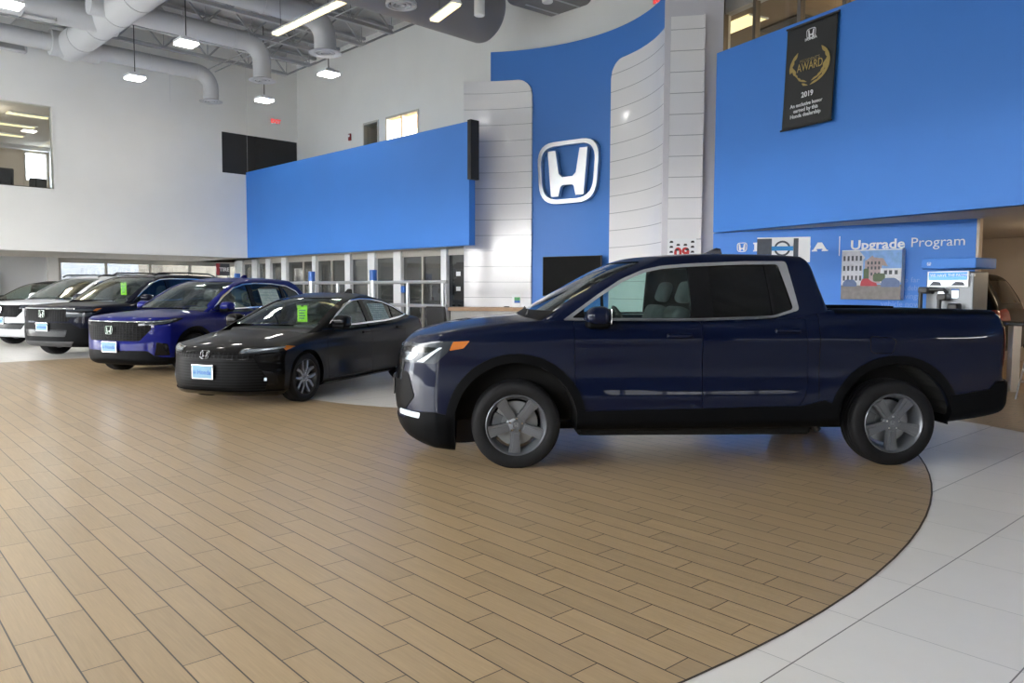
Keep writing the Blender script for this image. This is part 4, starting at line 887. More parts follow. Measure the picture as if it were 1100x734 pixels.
crv = dict(name='suv', paint='blue_paint', wb=2.70, W=.93, hub=.352, R=.360, arch=.405, gap=.003,
  x0=-.92, x1=3.76, nx=100, r=(.08, .09, .10), fade=.9,
  top=[(-.95, .92), (-.86, .97), (-.7, 1.015), (-.4, 1.055), (0, 1.085), (.4, 1.10), (1.2, 1.09), (2.2, 1.115), (3.0, 1.17), (3.6, 1.20), (3.8, 1.1)],
  bot=[(-.92, .24), (-.75, .20), (-.45, .20), (.45, .22), (2.3, .23), (3.1, .25), (3.4, .32), (3.76, .42)],
  plan=[(-.92, .87), (-.6, .905), (0, .93), (1, .928), (2.0, .93), (2.8, .93), (3.3, .91), (3.76, .86)],
  sec=[(.2, .94), (.32, .98), (.5, .985), (.7, .985), (.85, 1.0), (.95, .99), (1.03, .965), (1.1, .93), (1.2, .90)],
  nose=[(.2, -.85), (.3, -.91), (.5, -.925), (.7, -.92), (.9, -.90), (.97, -.86), (1.05, -.75)], sweep=(.36, 3.0),
  tail=[(.3, 3.6), (.5, 3.74), (.8, 3.76), (1.0, 3.72), (1.2, 3.66)], tsweep=(.25, 3),
  crown=[(-.9, .06), (-.3, .06), (.4, .05), (1, .05), (3.6, .05)],
  crease=[(lambda x: .92+.02*x, .03, .010, -.2, 3.5), (.60, .11, -.016, .4, 2.4)], flare=.02,
  gh=dict(z0=.92, z1=1.69, front=[(.92, -.05), (1.09, .26), (1.25, .54), (1.4, .81), (1.52, 1.04), (1.60, 1.26), (1.68, 1.7)], fsw=(.11, 2.6), back=[(.92, 3.74), (1.15, 3.64), (1.35, 3.48), (1.55, 3.28), (1.68, 3.05)], bsw=(.12, 2.5),
     roof=[(.0, 1.60), (1.0, 1.605), (1.35, 1.645), (1.8, 1.68), (2.4, 1.685), (3.0, 1.655), (3.5, 1.60)], tum=[(.92, .90), (1.1, .875), (1.3, .81), (1.5, .735), (1.62, .68), (1.7, .63)], plan=[(.1, .94), (.8, .98), (1.4, 1), (2.6, .985), (3.3, .94)], crown=.03),
  cabin=(.45, 3.2, .78, .36, 1.07),
  dlo=[(.46, 1.085), (1.3, 1.10), (2.3, 1.125), (2.95, 1.175), (3.22, 1.23), (3.05, 1.42), (2.75, 1.53), (2.3, 1.572), (1.8, 1.58), (1.45, 1.555), (1.15, 1.485), (.85, 1.34)],
  panes=[('side_window', 'car_glass', [(.44, 1.07), (1.55, 1.09), (1.55, 1.60), (1.45, 1.575), (1.12, 1.50), (.8, 1.35)]), ('side_window', 'dim_glass', [(1.6, 1.09), (2.95, 1.16), (3.25, 1.22), (3.05, 1.44), (2.75, 1.55), (2.3, 1.59), (1.6, 1.60)])],
  pillars=[[(1.53, 1.10), (1.65, 1.10), (1.65, 1.575), (1.53, 1.565)], [(2.52, 1.14), (2.62, 1.145), (2.60, 1.55), (2.52, 1.555)]],
  shield=dict(P=[(-.74, 1.13), (.74, 1.13), (.60, 1.60), (-.60, 1.60)], r=(-.1, 1.40)), rearwin=dict(P=[(-.6, 1.22), (.6, 1.22), (.52, 1.56), (-.52, 1.56)], r=(2.8, 3.8)),
  hood=dict(P=[(-1.2, -.60), (-.6, -.76), (.2, -.80), (.5, -.80), (.5, .80), (.2, .80), (-.6, .76), (-1.2, .60)], z=.93, z1=1.3),
  doors=[('front_door', [(.46, 1.06), (.47, .7), (.52, .36), (1.60, .34), (1.61, .7), (1.585, 1.09)]), ('rear_door', [(1.585, 1.09), (1.61, .7), (1.60, .34), (2.22, .34), (2.32, .50), (2.50, .74), (2.60, .95), (2.60, 1.13), (2.2, 1.11)])],
  wheel=dict(rim=.242, w=.235, inset=.02, style='ten', mats=('gunmetal', 'gunmetal'), hi=False), mirror=(.70, 1.15, .89), handles=[(1.40, .97), (2.40, 1.0)], handle_y=.938,
  seats=[(1.3, -.38, .52, 'front_seat'), (1.3, .38, .52, 'front_seat')], bench=(2.15, .55, 1.25), dashp=(.70, 1.08, .76), rvm=(.98, 0, 1.5), plate=(-.955, .50), badge=(-.945, .775, .14, .05),
  panels=[
   dict(name='grille', m='grille_mesh', which='low', axis='x', P=[(-.54, .60), (.54, .60), (.70, .80), (.68, .915), (-.68, .915), (-.70, .80)], r=(-1.3, -.45), dout=.004, din=-.05, rd=.03),
   dict(name='grille_bar', m='chrome', which='low', axis='x', P=[(-.70, .912), (.70, .912), (.70, .928), (-.70, .928)], r=(-1.3, -.5), dout=.010, din=-.04, rd=0),
   dict(name='lower_bumper', m='cladding', which='low', axis='x', P=[(-1, .15), (1, .15), (1, .30), (.72, .36), (.64, .44), (-.64, .44), (-.72, .36), (-1, .30)], r=(-1.3, -.42), dout=.008, din=-.05, rd=.02),
   dict(name='headlight', m='gloss_black', which='low', axis='y', P=[(-1.2, .83), (-.66, .865), (-.40, .92), (-.24, .975), (-.42, .975), (-.72, .935), (-1.2, .92)], r=(-1.3, -.52), dout=.006, din=-.04, mir=True, rd=.01),
   dict(name='running_light', m='lamp_chrome', which='low', axis='y', P=[(-1.2, .893), (-.70, .905), (-.40, .952), (-.42, .966), (-.72, .925), (-1.2, .912)], r=(-1.3, -.54), dout=.009, din=-.02, mir=True, rd=.003),
   dict(name='headlight_projector', m='lamp_clear', which='low', axis='y', P=[(-.86, .855), (-.62, .88), (-.50, .915), (-.52, .932), (-.70, .90), (-.86, .885)], r=(-1.3, -.54), dout=.008, din=-.02, mir=True, rd=.006),
   dict(name='bumper_vent', m='gloss_black', which='low', axis='y', P=[(-.72, .36), (-.55, .36), (-.58, .55), (-.70, .58)], r=(-1.3, -.6), dout=.004, din=-.04, mir=True, rd=.02),
   dict(name='wheel_arch_trim', m='cladding', which='low', axis='y', P=arch_ring(0, .465, .400, .362, .2), r=(-1.3, -.6), dout=.008, din=-.02, mir=True, rd=0),
   dict(name='wheel_arch_trim', m='cladding', which='low', axis='y', P=arch_ring(2.70, .465, .400, .362, .2), r=(-1.3, -.6), dout=.008, din=-.02, mir=True, rd=0),
   dict(name='sill_cladding', m='cladding', which='low', axis='y', P=[(.40, .15), (2.3, .15), (2.3, .35), (.44, .35)], r=(-1.3, -.5), dout=.012, din=-.04, mir=True, rd=0),
   dict(name='taillight', m='red_lens', which='low', axis='y', P=[(3.45, .95), (3.9, .95), (3.9, 1.2), (3.5, 1.2)], r=(-1.3, -.45), dout=.005, din=-.04, mir=True),
   dict(name='window_sticker', m='window_sheet', which='gh', axis='y', P=[(1.85, 1.15), (2.42, 1.17), (2.40, 1.46), (1.85, 1.46)], r=(-1.3, -.45), dout=-.004, din=-.0075, rd=0),
  ])
def boxy(name, pt, tall=0.0):
    """upright three row utility"""
    s = dict(name=name, paint=pt, wb=2.85, W=.99, hub=.372, R=.380, arch=.43, gap=.0035,
      x0=-.95, x1=3.98, nx=100, r=(.08, .085, .09), fade=.9,
      top=[(-1., 1.05), (-.9, 1.09), (-.7, 1.12), (-.4, 1.145), (0, 1.165), (.4, 1.18), (1.2, 1.175), (2.4, 1.195), (3.4, 1.22), (3.8, 1.22), (4.0, 1.15)],
      bot=[(-.95, .30), (-.8, .25), (-.45, .24), (.45, .26), (2.4, .27), (3.2, .29), (3.5, .36), (3.98, .48)],
      plan=[(-.95, .93), (-.6, .965), (0, .99), (1, .99), (2.0, .99), (2.9, .99), (3.5, .97), (3.98, .93)],
      sec=[(.24, .94), (.36, .98), (.55, .988), (.75, .985), (.95, 1.0), (1.05, .99), (1.13, .965), (1.2, .935), (1.3, .91)],
      nose=[(.2, -.86), (.34, -.93), (.55, -.955), (.75, -.955), (.95, -.945), (1.05, -.91), (1.12, -.80)], sweep=(.32, 3.4),
      tail=[(.3, 3.82), (.55, 3.96), (.9, 3.98), (1.2, 3.93)], tsweep=(.12, 3),
      crown=[(-.9, .05), (-.3, .05), (.4, .045), (1, .05), (3.8, .05)], crease=[(1.0, .035, .009, -.2, 3.8), (.64, .12, -.014, .4, 2.5)], flare=.018,
      gh=dict(z0=1.0, z1=1.80+tall, front=[(1.0, -.05), (1.17, .25), (1.35, .55), (1.52, .83), (1.64, 1.06), (1.72, 1.26), (1.80, 1.6)], fsw=(.12, 2.6), back=[(1.0, 3.95), (1.25, 3.88), (1.5, 3.76), (1.7, 3.63), (1.8, 3.5)], bsw=(.08, 2.5),
         roof=[(.0, 1.73+tall), (1.0, 1.735+tall), (1.35, 1.77+tall), (1.8, 1.795+tall), (2.6, 1.80+tall), (3.3, 1.78+tall), (3.8, 1.75+tall)], tum=[(1.0, .955), (1.2, .925), (1.4, .87), (1.6, .80), (1.72, .755), (1.85, .70)], plan=[(.1, .94), (.8, .98), (1.4, 1), (2.8, .99), (3.6, .96)], crown=.03),
      cabin=(.45, 3.5, .84, .42, 1.15),
      dlo=[(.50, 1.175), (1.3, 1.185), (2.4, 1.21), (3.35, 1.26), (3.55, 1.33), (3.45, 1.60), (3.2, 1.675), (2.4, 1.70), (1.7, 1.70), (1.4, 1.675), (1.15, 1.60), (.85, 1.43)],
      panes=[('side_window', 'dim_glass', [(.48, 1.16), (1.55, 1.17), (1.55, 1.72), (1.4, 1.695), (1.12, 1.615), (.8, 1.44)]), ('side_window', 'tint_glass', [(1.6, 1.17), (3.35, 1.245), (3.58, 1.32), (3.47, 1.62), (3.2, 1.695), (1.6, 1.72)])],
      pillars=[[(1.53, 1.18), (1.66, 1.185), (1.66, 1.70), (1.53, 1.695)], [(2.60, 1.21), (2.72, 1.215), (2.72, 1.70), (2.60, 1.70)]],
      shield=dict(P=[(-.80, 1.215), (.80, 1.215), (.68, 1.72+tall*.5), (-.68, 1.72+tall*.5)], r=(-.2, 1.45)), rearwin=dict(P=[(-.66, 1.27), (.66, 1.27), (.60, 1.66), (-.60, 1.66)], r=(3.2, 4.1)),
      hood=dict(P=[(-1.3, -.66), (-.6, -.80), (.2, -.84), (.45, -.84), (.45, .84), (.2, .84), (-.6, .80), (-1.3, .66)], z=1.06, z1=1.36),
      doors=[('front_door', [(.50, 1.15), (.51, .8), (.54, .40), (1.62, .39), (1.63, .8), (1.60, 1.175)]), ('rear_door', [(1.60, 1.175), (1.63, .8), (1.62, .39), (2.36, .39), (2.45, .55), (2.62, .80), (2.70, 1.0), (2.70, 1.20), (2.3, 1.19)])],
      wheel=dict(rim=.243, w=.255, inset=.02, style='ten', mats=('gunmetal', 'gunmetal'), hi=False), mirror=(.74, 1.25, .94), handles=[(1.42, 1.06), (2.45, 1.08)], handle_y=.999,
      seats=[(1.32, -.40, .60, 'front_seat'), (1.32, .40, .60, 'front_seat')], bench=(2.2, .62, 1.3), dashp=(.72, 1.16, .80), rvm=(.98, 0, 1.62),
      panels=[dict(name='wheel_arch_trim', m='cladding', which='low', axis='y', P=arch_ring(c, .50, .425, .382, .22), r=(-1.3, -.6), dout=.009, din=-.02, mir=True, rd=0) for c in (0, 2.85)]+[
       dict(name='sill_cladding', m='cladding', which='low', axis='y', P=[(.42, .2), (2.44, .2), (2.44, .41), (.46, .41)], r=(-1.3, -.5), dout=.012, din=-.04, mir=True, rd=0),
       dict(name='taillight', m='red_lens', which='low', axis='y', P=[(3.7, .95), (4.1, .95), (4.1, 1.2), (3.75, 1.2)], r=(-1.3, -.55), dout=.005, din=-.04, mir=True)])
    return s
def rails(root, z=1.80):
    for sg in (-1, 1):
        mb = MB(); mb.tube([(1.35, sg*.66, z-.04), (1.5, sg*.665, z+.025), (2.3, sg*.675, z+.04), (3.1, sg*.665, z+.025), (3.3, sg*.66, z-.04)], .018, 8); link('roof_rail', mb.mesh('rr', 40), 'black', root)
passport = boxy('ink', 'ink_paint'); passport['plate'] = (-.985, .66); passport['badge'] = (-.975, .93, .15, .05)
passport['panels'] += [
   dict(name='grille', m='grille_mesh', which='low', axis='x', P=[(-.60, .775), (.60, .775), (.68, .86), (.68, 1.035), (-.68, 1.035), (-.68, .86)], r=(-1.4, -.5), dout=.004, din=-.05, rd=.02),
   dict(name='grille_bar', m='chrome', which='low', axis='x', P=[(-.72, 1.03), (.72, 1.03), (.72, 1.055), (-.72, 1.055)], r=(-1.4, -.5), dout=.012, din=-.05, rd=0),
   dict(name='lower_bumper', m='cladding', which='low', axis='x', P=[(-1.1, .2), (1.1, .2), (1.1, .62), (.80, .64), (.66, .745), (-.66, .745), (-.80, .64), (-1.1, .62)], r=(-1.4, -.46), dout=.008, din=-.05, rd=.02),
   dict(name='air_intake', m='gloss_black', which='low', axis='x', P=[(-.55, .46), (.55, .46), (.60, .60), (-.60, .60)], r=(-1.4, -.5), dout=.011, din=-.05, rd=.02),
   dict(name='skid_plate', m='skid_grey', which='low', axis='x', P=[(-.6, .24), (.6, .24), (.7, .36), (-.7, .36)], r=(-1.4, -.5), dout=.012, din=-.05, rd=.02),
   dict(name='headlight', m='lamp_clear', which='low', axis='y', P=[(-1.2, .86), (-.70, .87), (-.45, .96), (-.34, 1.05), (-.6, 1.045), (-1.2, 1.03)], r=(-1.3, -.58), dout=.006, din=-.04, mir=True, rd=.01),
   dict(name='headlight_bar', m='gloss_black', which='low', axis='y', P=[(-1.2, .955), (-.52, .965), (-.50, .99), (-1.2, .985)], r=(-1.3, -.60), dout=.009, din=-.02, mir=True, rd=.003),
   dict(name='side_marker', m='amber', which='low', axis='y', P=[(-.50, .99), (-.37, 1.045), (-.5, 1.04), (-.58, 1.0)], r=(-1.3, -.58), dout=.0085, din=-.03, mir=True, rd=.008)]
pilot = boxy('white', 'white_paint'); pilot['plate'] = (-.985, .66); pilot['badge'] = (-.975, .93, .15, .05)
pilot['panels'] += [
   dict(name='grille', m='grille_mesh', which='low', axis='x', P=[(-.52, .74), (.52, .74), (.66, .88), (.66, 1.04), (-.66, 1.04), (-.66, .88)], r=(-1.4, -.5), dout=.004, din=-.05, rd=.02),
   dict(name='lower_grille', m='gloss_black', which='low', axis='x', P=[(-.62, .44), (.62, .44), (.72, .60), (-.72, .60)], r=(-1.4, -.5), dout=.006, din=-.05, rd=.02),
   dict(name='lower_bumper', m='duct_paint', which='low', axis='x', P=[(-1.1, .2), (1.1, .2), (1.1, .34), (.8, .42), (-.8, .42), (-1.1, .34)], r=(-1.4, -.46), dout=.01, din=-.05, rd=.02),
   dict(name='headlight', m='gloss_black', which='low', axis='y', P=[(-1.2, .95), (-.66, .96), (-.40, 1.0), (-.34, 1.05), (-.6, 1.05), (-1.2, 1.045)], r=(-1.3, -.58), dout=.006, din=-.04, mir=True, rd=.01),
   dict(name='headlight_projector', m='lamp_clear', which='low', axis='y', P=[(-.90, .965), (-.55, .975), (-.50, 1.03), (-.90, 1.03)], r=(-1.3, -.60), dout=.008, din=-.02, mir=True, rd=.006),
   dict(name='bumper_vent', m='gloss_black', which='low', axis='y', P=[(-.80, .46), (-.62, .48), (-.64, .66), (-.80, .64)], r=(-1.3, -.6), dout=.005, din=-.04, mir=True, rd=.02)]
last = dict(crv); last['paint'] = 'dark_paint'; last['panels'] = [q for q in crv['panels'] if q['name'] != 'window_sticker']; last['name'] = 'last'
CAR_YAW = math.atan2(.934, .358)
cars = [(civic, (-3.49, 10.32), 'sedan_car', 'gloss black four door sedan with black and silver forked wheels, beside the pickup', 'sedan'),
        (crv, (-6.31, 13.55), 'compact_suv', 'bright blue compact suv parked behind the black sedan', 'suv'),
        (passport, (-9.40, 16.85), 'family_suv', 'dark navy suv with black lower bumper and green windshield tag', 'suv'),
        (pilot, (-12.36, 19.95), 'family_suv', 'white suv with black grille, next to the dark navy suv', 'suv'),
        (last, (-15.3, 23.05), 'compact_suv', 'dark suv at the far left end of the row, behind the white suv', 'suv')]
roots = []
for sp_, (x, y), nm, lb, ct in cars:
    r_ = empty(nm, (x, y, .0), CAR_YAW, lb, ct, 'cars parked in a row'); build_car(sp_, r_); roots.append(r_)
    if sp_ in (passport, pilot): rails(r_)
    if sp_ is civic or sp_ is crv or sp_ is last:
        zt_ = sp_['gh']['z1']
        mb = MB(); mb.prism([(2.15, zt_-.06), (2.42, zt_-.06), (2.40, zt_+.05), (2.34, zt_+.055)], -.02, .02); link('antenna_fin', mb.mesh('fin', 30), sp_['paint'], r_)
# green hang tags behind two windshields
def hang_tag(root, loc, w, h, label):
    R_ = Matrix.Translation(root.location) @ Matrix.Rotation(CAR_YAW, 4, 'Z'); p = R_ @ Vector(loc)
    t = empty('price_tag', p, CAR_YAW, label, 'tag', 'green windshield tags')
    mb = MB(); P = [(-w/2, -h/2), (w/2, -h/2), (w/2, h/2), (w*.12, h/2), (w*.12, h*.42), (-w*.12, h*.42), (-w*.12, h/2), (-w/2, h/2)]
    mb.prism(P, -.002, .002, Frame((0, 0, 0), (0, -1, 0), (1, 0, 0))); link('card', mb.mesh('card'), 'tag_green', t)
    for k in range(4):
        mb = MB(); mb.box(-w*.32, w*(.32-.1*(k % 2)), -.004, -.002, h*(.2-.16*k)-.008, h*(.2-.16*k)+.008, Frame((0, 0, 0), (0, -1, 0), (1, 0, 0))); link('print', mb.mesh('pr'), 'text_blue', t)
hang_tag(roots[0], (1.06, -.03, 1.105), .17, .24, 'green price tag hanging inside the black sedan windshield')
hang_tag(roots[2], (1.07, -.02, 1.455), .17, .29, 'green price tag hanging inside the dark navy suv windshield')
# ================================================================== curved emblem wall
def panel_nodes(nt, b):
    """large glossy white tiles: thin horizontal joints every 0.41 m"""
    N = nt.nodes; L = nt.links; t = N.new('ShaderNodeTexCoord'); s = N.new('ShaderNodeSeparateXYZ'); L.new(t.outputs['Object'], s.inputs[0])
    w = N.new('ShaderNodeMath'); w.operation = 'DIVIDE'; w.inputs[1].default_value = .415; L.new(s.outputs[2], w.inputs[0]); f = N.new('ShaderNodeMath'); f.operation = 'FRACT'; L.new(w.outputs[0], f.inputs[0])
    r = N.new('ShaderNodeMath'); r.operation = 'LESS_THAN'; r.inputs[1].default_value = .035; L.new(f.outputs[0], r.inputs[0])
    m = N.new('ShaderNodeMix'); m.data_type = 'RGBA'; m.inputs[6].default_value = b.inputs['Base Color'].default_value; m.inputs[7].default_value = (.42, .42, .44, 1); L.new(r.outputs[0], m.inputs[0]); L.new(m.outputs[2], b.inputs['Base Color'])
    n = N.new('ShaderNodeTexNoise'); n.inputs['Scale'].default_value = 1.6; L.new(t.outputs['Object'], n.inputs['Vector']); bp = N.new('ShaderNodeBump'); bp.inputs['Distance'].default_value = .02; bp.inputs['Strength'].default_value = .25; L.new(n.outputs[0], bp.inputs['Height']); L.new(bp.outputs[0], b.inputs['Normal'])
mat('gloss_tile', (.86, .85, .86), .16, coat=.15, nodes=panel_nodes)
mat('tower_blue', (.06, .22, .66), .5)
TC = Vector((-1.212, 16.428)); TR = 4.395
def proj(P):
    d = np.array(P)-EYE; z = d@_fw; return 550+FPX*(d@_r)/z, 367-FPX*(d@_u)/z
def arc_slab(mb, a0, a1, R0, R1, z0, z1, top=None, n=28):
    """curved slab; top(a) gives the upper edge height"""
    V = []; F = []
    for i in range(n+1):
        a = math.radians(a0+(a1-a0)*i/n); zt = top(a0+(a1-a0)*i/n) if top else z1
        for R in (R0, R1):
            for z in (z0, zt): V.append((TC.x+R*math.cos(a), TC.y+R*math.sin(a), z))
    for i in range(n):
        k = 4*i; F += [(k, k+4, k+5, k+1), (k+2, k+3, k+7, k+6), (k+1, k+5, k+7, k+3), (k, k+2, k+6, k+4)]
    F += [(0, 1, 3, 2), (4*n, 4*n+2, 4*n+3, 4*n+1)]
    return mb.add(V, F)
mb = MB(); arc_slab(mb, -4, 82, TR+.06, TR+.30, 0, 7.74, n=60); struct('wall_curved', mb, 'tower_blue', 40)
rr = .42
def top_l(a): u = (a-67.1)*math.pi/180*TR; return 6.97 if u > rr else 6.97-rr+math.sqrt(max(0, rr*rr-(rr-u)**2))
def top_r(a): u = (35.4-a)*math.pi/180*TR; return 6.97 if u > rr else 6.97-rr+math.sqrt(max(0, rr*rr-(rr-u)**2))
mb = MB(); arc_slab(mb, 67.1, 91.2, TR, TR+.06, 0, 7, top_l, 60); struct('trim_6', mb, 'gloss_tile', 40)
mb = MB(); arc_slab(mb, -4.5, 35.4, TR, TR+.06, 0, 7, top_r, 70); struct('trim_7', mb, 'gloss_tile', 40)
fa_ = pY(721, 18, 15.72); fb_ = pY(757, 16, 15.60); FW = Wall(fa_[:2], (fb_-fa_)[:2]); fl_ = (fb_-fa_).length; fr = FW.frame(0, 0)
mb = MB(); mb.box(0, fl_, 0, .10, 0, fa_.z, fr); mb.box(fl_-.015, fl_+.02, -.02, .12, 0, fa_.z+.01, fr); struct('trim_8', mb, 'gloss_tile')
pq = pY(775.5, 60, 15.9); w_ = (Vector((pq.x, pq.y, 0))-FW.pt(0, 0)).dot(FW.d)
mb = MB(); mb.box(-.12, w_, .11, 2.2, 0, ZD, fr); struct('wall_pillar', mb, 'pillar_paint')
# big emblem on the blue strip
ae = math.radians(52.3); ep = Vector((TC.x+(TR-.05)*math.cos(ae), TC.y+(TR-.05)*math.sin(ae), 0)); en = Vector((math.cos(ae), math.sin(ae), 0))
etop = pY(612, 151.5, ep.y).z; ebot = pY(612, 218.5, ep.y).z
Fe = Frame((ep.x, ep.y, (etop+ebot)/2), (en.y, -en.x, 0), en, (0, 0, 1))
em = empty('wall_emblem', Fe.o, 0, 'large silver letter H emblem in a rounded frame on the curved blue wall', 'emblem')
def at_world(o, root): o.parent = root; o.matrix_parent_inverse = Matrix.Translation(-root.location)
size = etop-ebot; o_, i_, H_ = emblem_polys(); sc = lambda P: [(x*size, z*size) for x, z in P]
mb = MB(); mb.ring(sc(o_), sc(i_), -.10, .02, Fe); at_world(mb.build('emblem_frame', 'brushed'), em)
mb = MB(); mb.prism(sc(H_), -.10, .02, Fe); at_world(mb.build('letter', 'brushed'), em)
mb = MB()
for x, z in ((-.3, .0), (.3, 0), (.0, .47), (0, -.47)): mb.box(x*size-.02, x*size+.02, 0, .12, z*size-.02, z*size+.02, Fe)
at_world(mb.build('mounting_pin', 'black'), em)
# television below it
a = math.radians(51.3); q0 = pY(583, 276, 20.0); q1 = pY(646, 274, 18.95); tv = empty('television', (q0+q1)/2, 0, 'black flat screen television hanging on the blue strip of the curved wall', 'television')
dx = (q1-q0); dx.z = 0; wt = dx.length; dx.normalize(); Ft = Frame(q0, dx, Vector((-dx.y, dx.x, 0)), (0, 0, 1)); ht = wt*.58
mb = MB(); mb.bbox(0, wt, 0, .05, -ht, 0, .01, Ft); at_world(mb.build('housing', 'black'), tv)
mb = MB(); mb.box(.015, wt-.015, -.003, .01, -ht+.02, -.015, Ft); at_world(mb.build('screen', 'screen_black'), tv)
mb = MB(); mb.box(wt*.3, wt*.7, .05, .42, -ht*.75, -ht*.25, Ft); at_world(mb.build('wall_bracket', 'black'), tv)
# poster with car pictures on the flat tile face
s0, z0 = FW.sz(717, 274); s1, z1 = FW.sz(748, 256.5); z0 -= .08
po = empty('poster', FW.pt((s0+s1)/2, (z0+z1)/2, .01), 0, 'small white poster with dark car icons and red print on the glossy tile column', 'poster'); fp = FW.frame(s0, z0, .0); pw_, ph_ = s1-s0, z1-z0
mb = MB(); mb.box(0, pw_, -.008, 0, 0, ph_, fp); at_world(mb.build('sheet', 'white_paper'), po)
for k, (u, v) in enumerate([(.06, .8), (.3, .65), (.55, .65), (.8, .8), (.06, .55), (.8, .55), (.06, .3), (.8, .3), (.26, .4), (.62, .42)]):
    mb = MB(); mb.prism(rnd([(u*pw_, v*ph_), ((u+.14)*pw_, v*ph_), ((u+.12)*pw_, (v+.1)*ph_), ((u+.03)*pw_, (v+.1)*ph_)], .01), -.011, -.008, fp); at_world(mb.build('car_icon', 'black'), po)
mat('red_print', (.55, .03, .03), .5); tm = place_mesh(text_mesh('09', .30, .001, offset=.012), FW.frame(s0+pw_*.5, z0+ph_*.26, .009)); at_world(link('print', tm, 'red_print'), po)

# ================================================================== reception counter and things on it
Fd0 = pY(484, 332, 17.8); Fd1 = pY(568, 332, 17.6); Fd1.z = Fd0.z; dd = (Fd1-Fd0).normalized(); Fd = Frame((Fd0.x, Fd0.y, 0), dd, Vector((-dd.y, dd.x, 0)), (0, 0, 1)); zc_ = pY(520, 330.3, 17.7).z; wd_ = (Fd1-Fd0).length
dk = empty('reception_counter', (Fd0.x, Fd0.y, 0), 0, 'grey reception counter with brown wooden top below the white tile wall', 'counter')
mb = MB(); mb.bbox(-.05, wd_+.3, -.08, .55, zc_-.085, zc_, .01, Fd); at_world(mb.build('counter_top', 'wood_top'), dk)
mb = MB(); mb.box(0, wd_+.25, 0, .5, 0, zc_-.085, Fd); 
for k in range(4): mb.box(k*wd_/3.5+.03, (k+1)*wd_/3.5-.03, -.012, 0, .12, zc_-.14, Fd)
at_world(mb.build('counter_body', 'grey_panel'), dk)
q = pY(554.5, 331, 17.8); bx = empty('display_card', (q.x, q.y, zc_), 0, 'small white card stand with a green and blue picture on the wooden counter', 'card'); 
mb = MB(); mb.bbox(-.10, .10, .05, .09, 0, .30, .006, Frame((q.x, q.y, zc_), dd, Vector((-dd.y, dd.x, 0)), (0, 0, 1))); at_world(mb.build('card_holder', 'white_paper'), bx)
mat('card_green', (.06, .28, .10), .5); fc = Frame((q.x, q.y, zc_), dd, Vector((-dd.y, dd.x, 0)), (0, 0, 1))
mb = MB(); mb.box(-.05, .085, .046, .05, .16, .235, fc); at_world(mb.build('card_print', 'card_green'), bx)
mb = MB(); mb.box(-.05, .085, .045, .05, .10, .16, fc); at_world(mb.build('card_print', 'blue_plastic'), bx)
q = pY(544, 332, 17.75); mb = MB(); mb.bbox(-.06, .06, .02, .1, 0, .025, .008, Frame((q.x, q.y, zc_), dd, Vector((-dd.y, dd.x, 0)), (0, 0, 1))); tag(mb.build('stapler', 'black', None, 35), 'small black item lying on the wooden counter beside the card', 'stapler')
# swivel chair in front of the counter
def office_chair(x, y, rz, label, back=.62, z=0, m='matte_black', group=None):
    r = empty('office_chair', (x, y, z), rz, label, 'chair', group)
    mb = MB(); mb.bbox(-.25, .25, -.25, .25, .44, .53, .04); link('seat', mb.mesh('s', 40), m, r)
    fb = Frame((0, .23, .55), (1, 0, 0), (0, math.cos(.15), -math.sin(.15)), (0, math.sin(.15), math.cos(.15)))
    mb = MB(); mb.bbox(-.26, .26, -.04, .05, .06, back, .05, fb, 4); link('backrest', mb.mesh('b', 40), m, r)
    mb = MB(); mb.tube([(0, 0, .44), (0, 0, .12)], .03, 10); link('gas_column', mb.mesh('c', 40), 'black', r)
    mb = MB(); mb.tube([(0, .2, .47), (0, .3, .50), (0, .28, .65)], .02, 6); link('back_bracket', mb.mesh('bb', 40), 'black', r)
    for k in range(5):
        a = 2*math.pi*k/5; mb = MB(); mb.tube([(0, 0, .13), (.28*math.cos(a), .28*math.sin(a), .07)], [.022, .014], 6); o = link('foot', mb.mesh('f', 40), 'black', r)
        mb = MB(); mb.lathe([(0, -.015), (.03, -.015), (.03, .015), (0, .015)], Frame((.28*math.cos(a), .28*math.sin(a), .03)), 10); link('caster', mb.mesh('ca', 40), 'black', o)
    for sg in (-1, 1):
        mb = MB(); mb.tube([(sg*.26, 0, .48), (sg*.31, .02, .50), (sg*.31, .02, .70), (sg*.31, -.12, .71)], .018, 6); link('armrest', mb.mesh('a', 40), 'black', r)
    return r
q = pY(477, 330, 16.6); office_chair(q.x, q.y, 2.6, 'black swivel chair standing in front of the wooden counter end', .56)
# black wire rack on the grey wall left of the white tiles
s0, z1 = GW.sz(494, 282); s1, z0 = GW.sz(505.5, 322); rk = empty('wall_rack', GW.pt((s0+s1)/2, z0, .1), 0, 'black literature rack on the grey wall left of the white tiles', 'rack'); fk = GW.frame(s0, z0, .12)
mb = MB(); 
for k in range(5): mb.box(0, s1-s0, -.08, -.0, (z1-z0)*k/5, (z1-z0)*k/5+.16, fk)
mb.box(0, s1-s0, 0, .02, 0, z1-z0, fk); at_world(mb.build('rack_frame', 'black'), rk)
for k in (1, 3): mb = MB(); mb.box(.08, .26, -.085, -.08, (z1-z0)*k/5+.03, (z1-z0)*k/5+.15, fk); at_world(mb.build('leaflet', 'white_paper'), rk)
sg_, _ = GW.sz(482, 300); sh_, _ = GW.sz(512, 300); mb = MB(); mb.box(sg_+.02, sh_-.05, .1, .2, 0, ZS, GW.frame(0, 0)); struct('wall_back_end', mb, 'grey_panel')

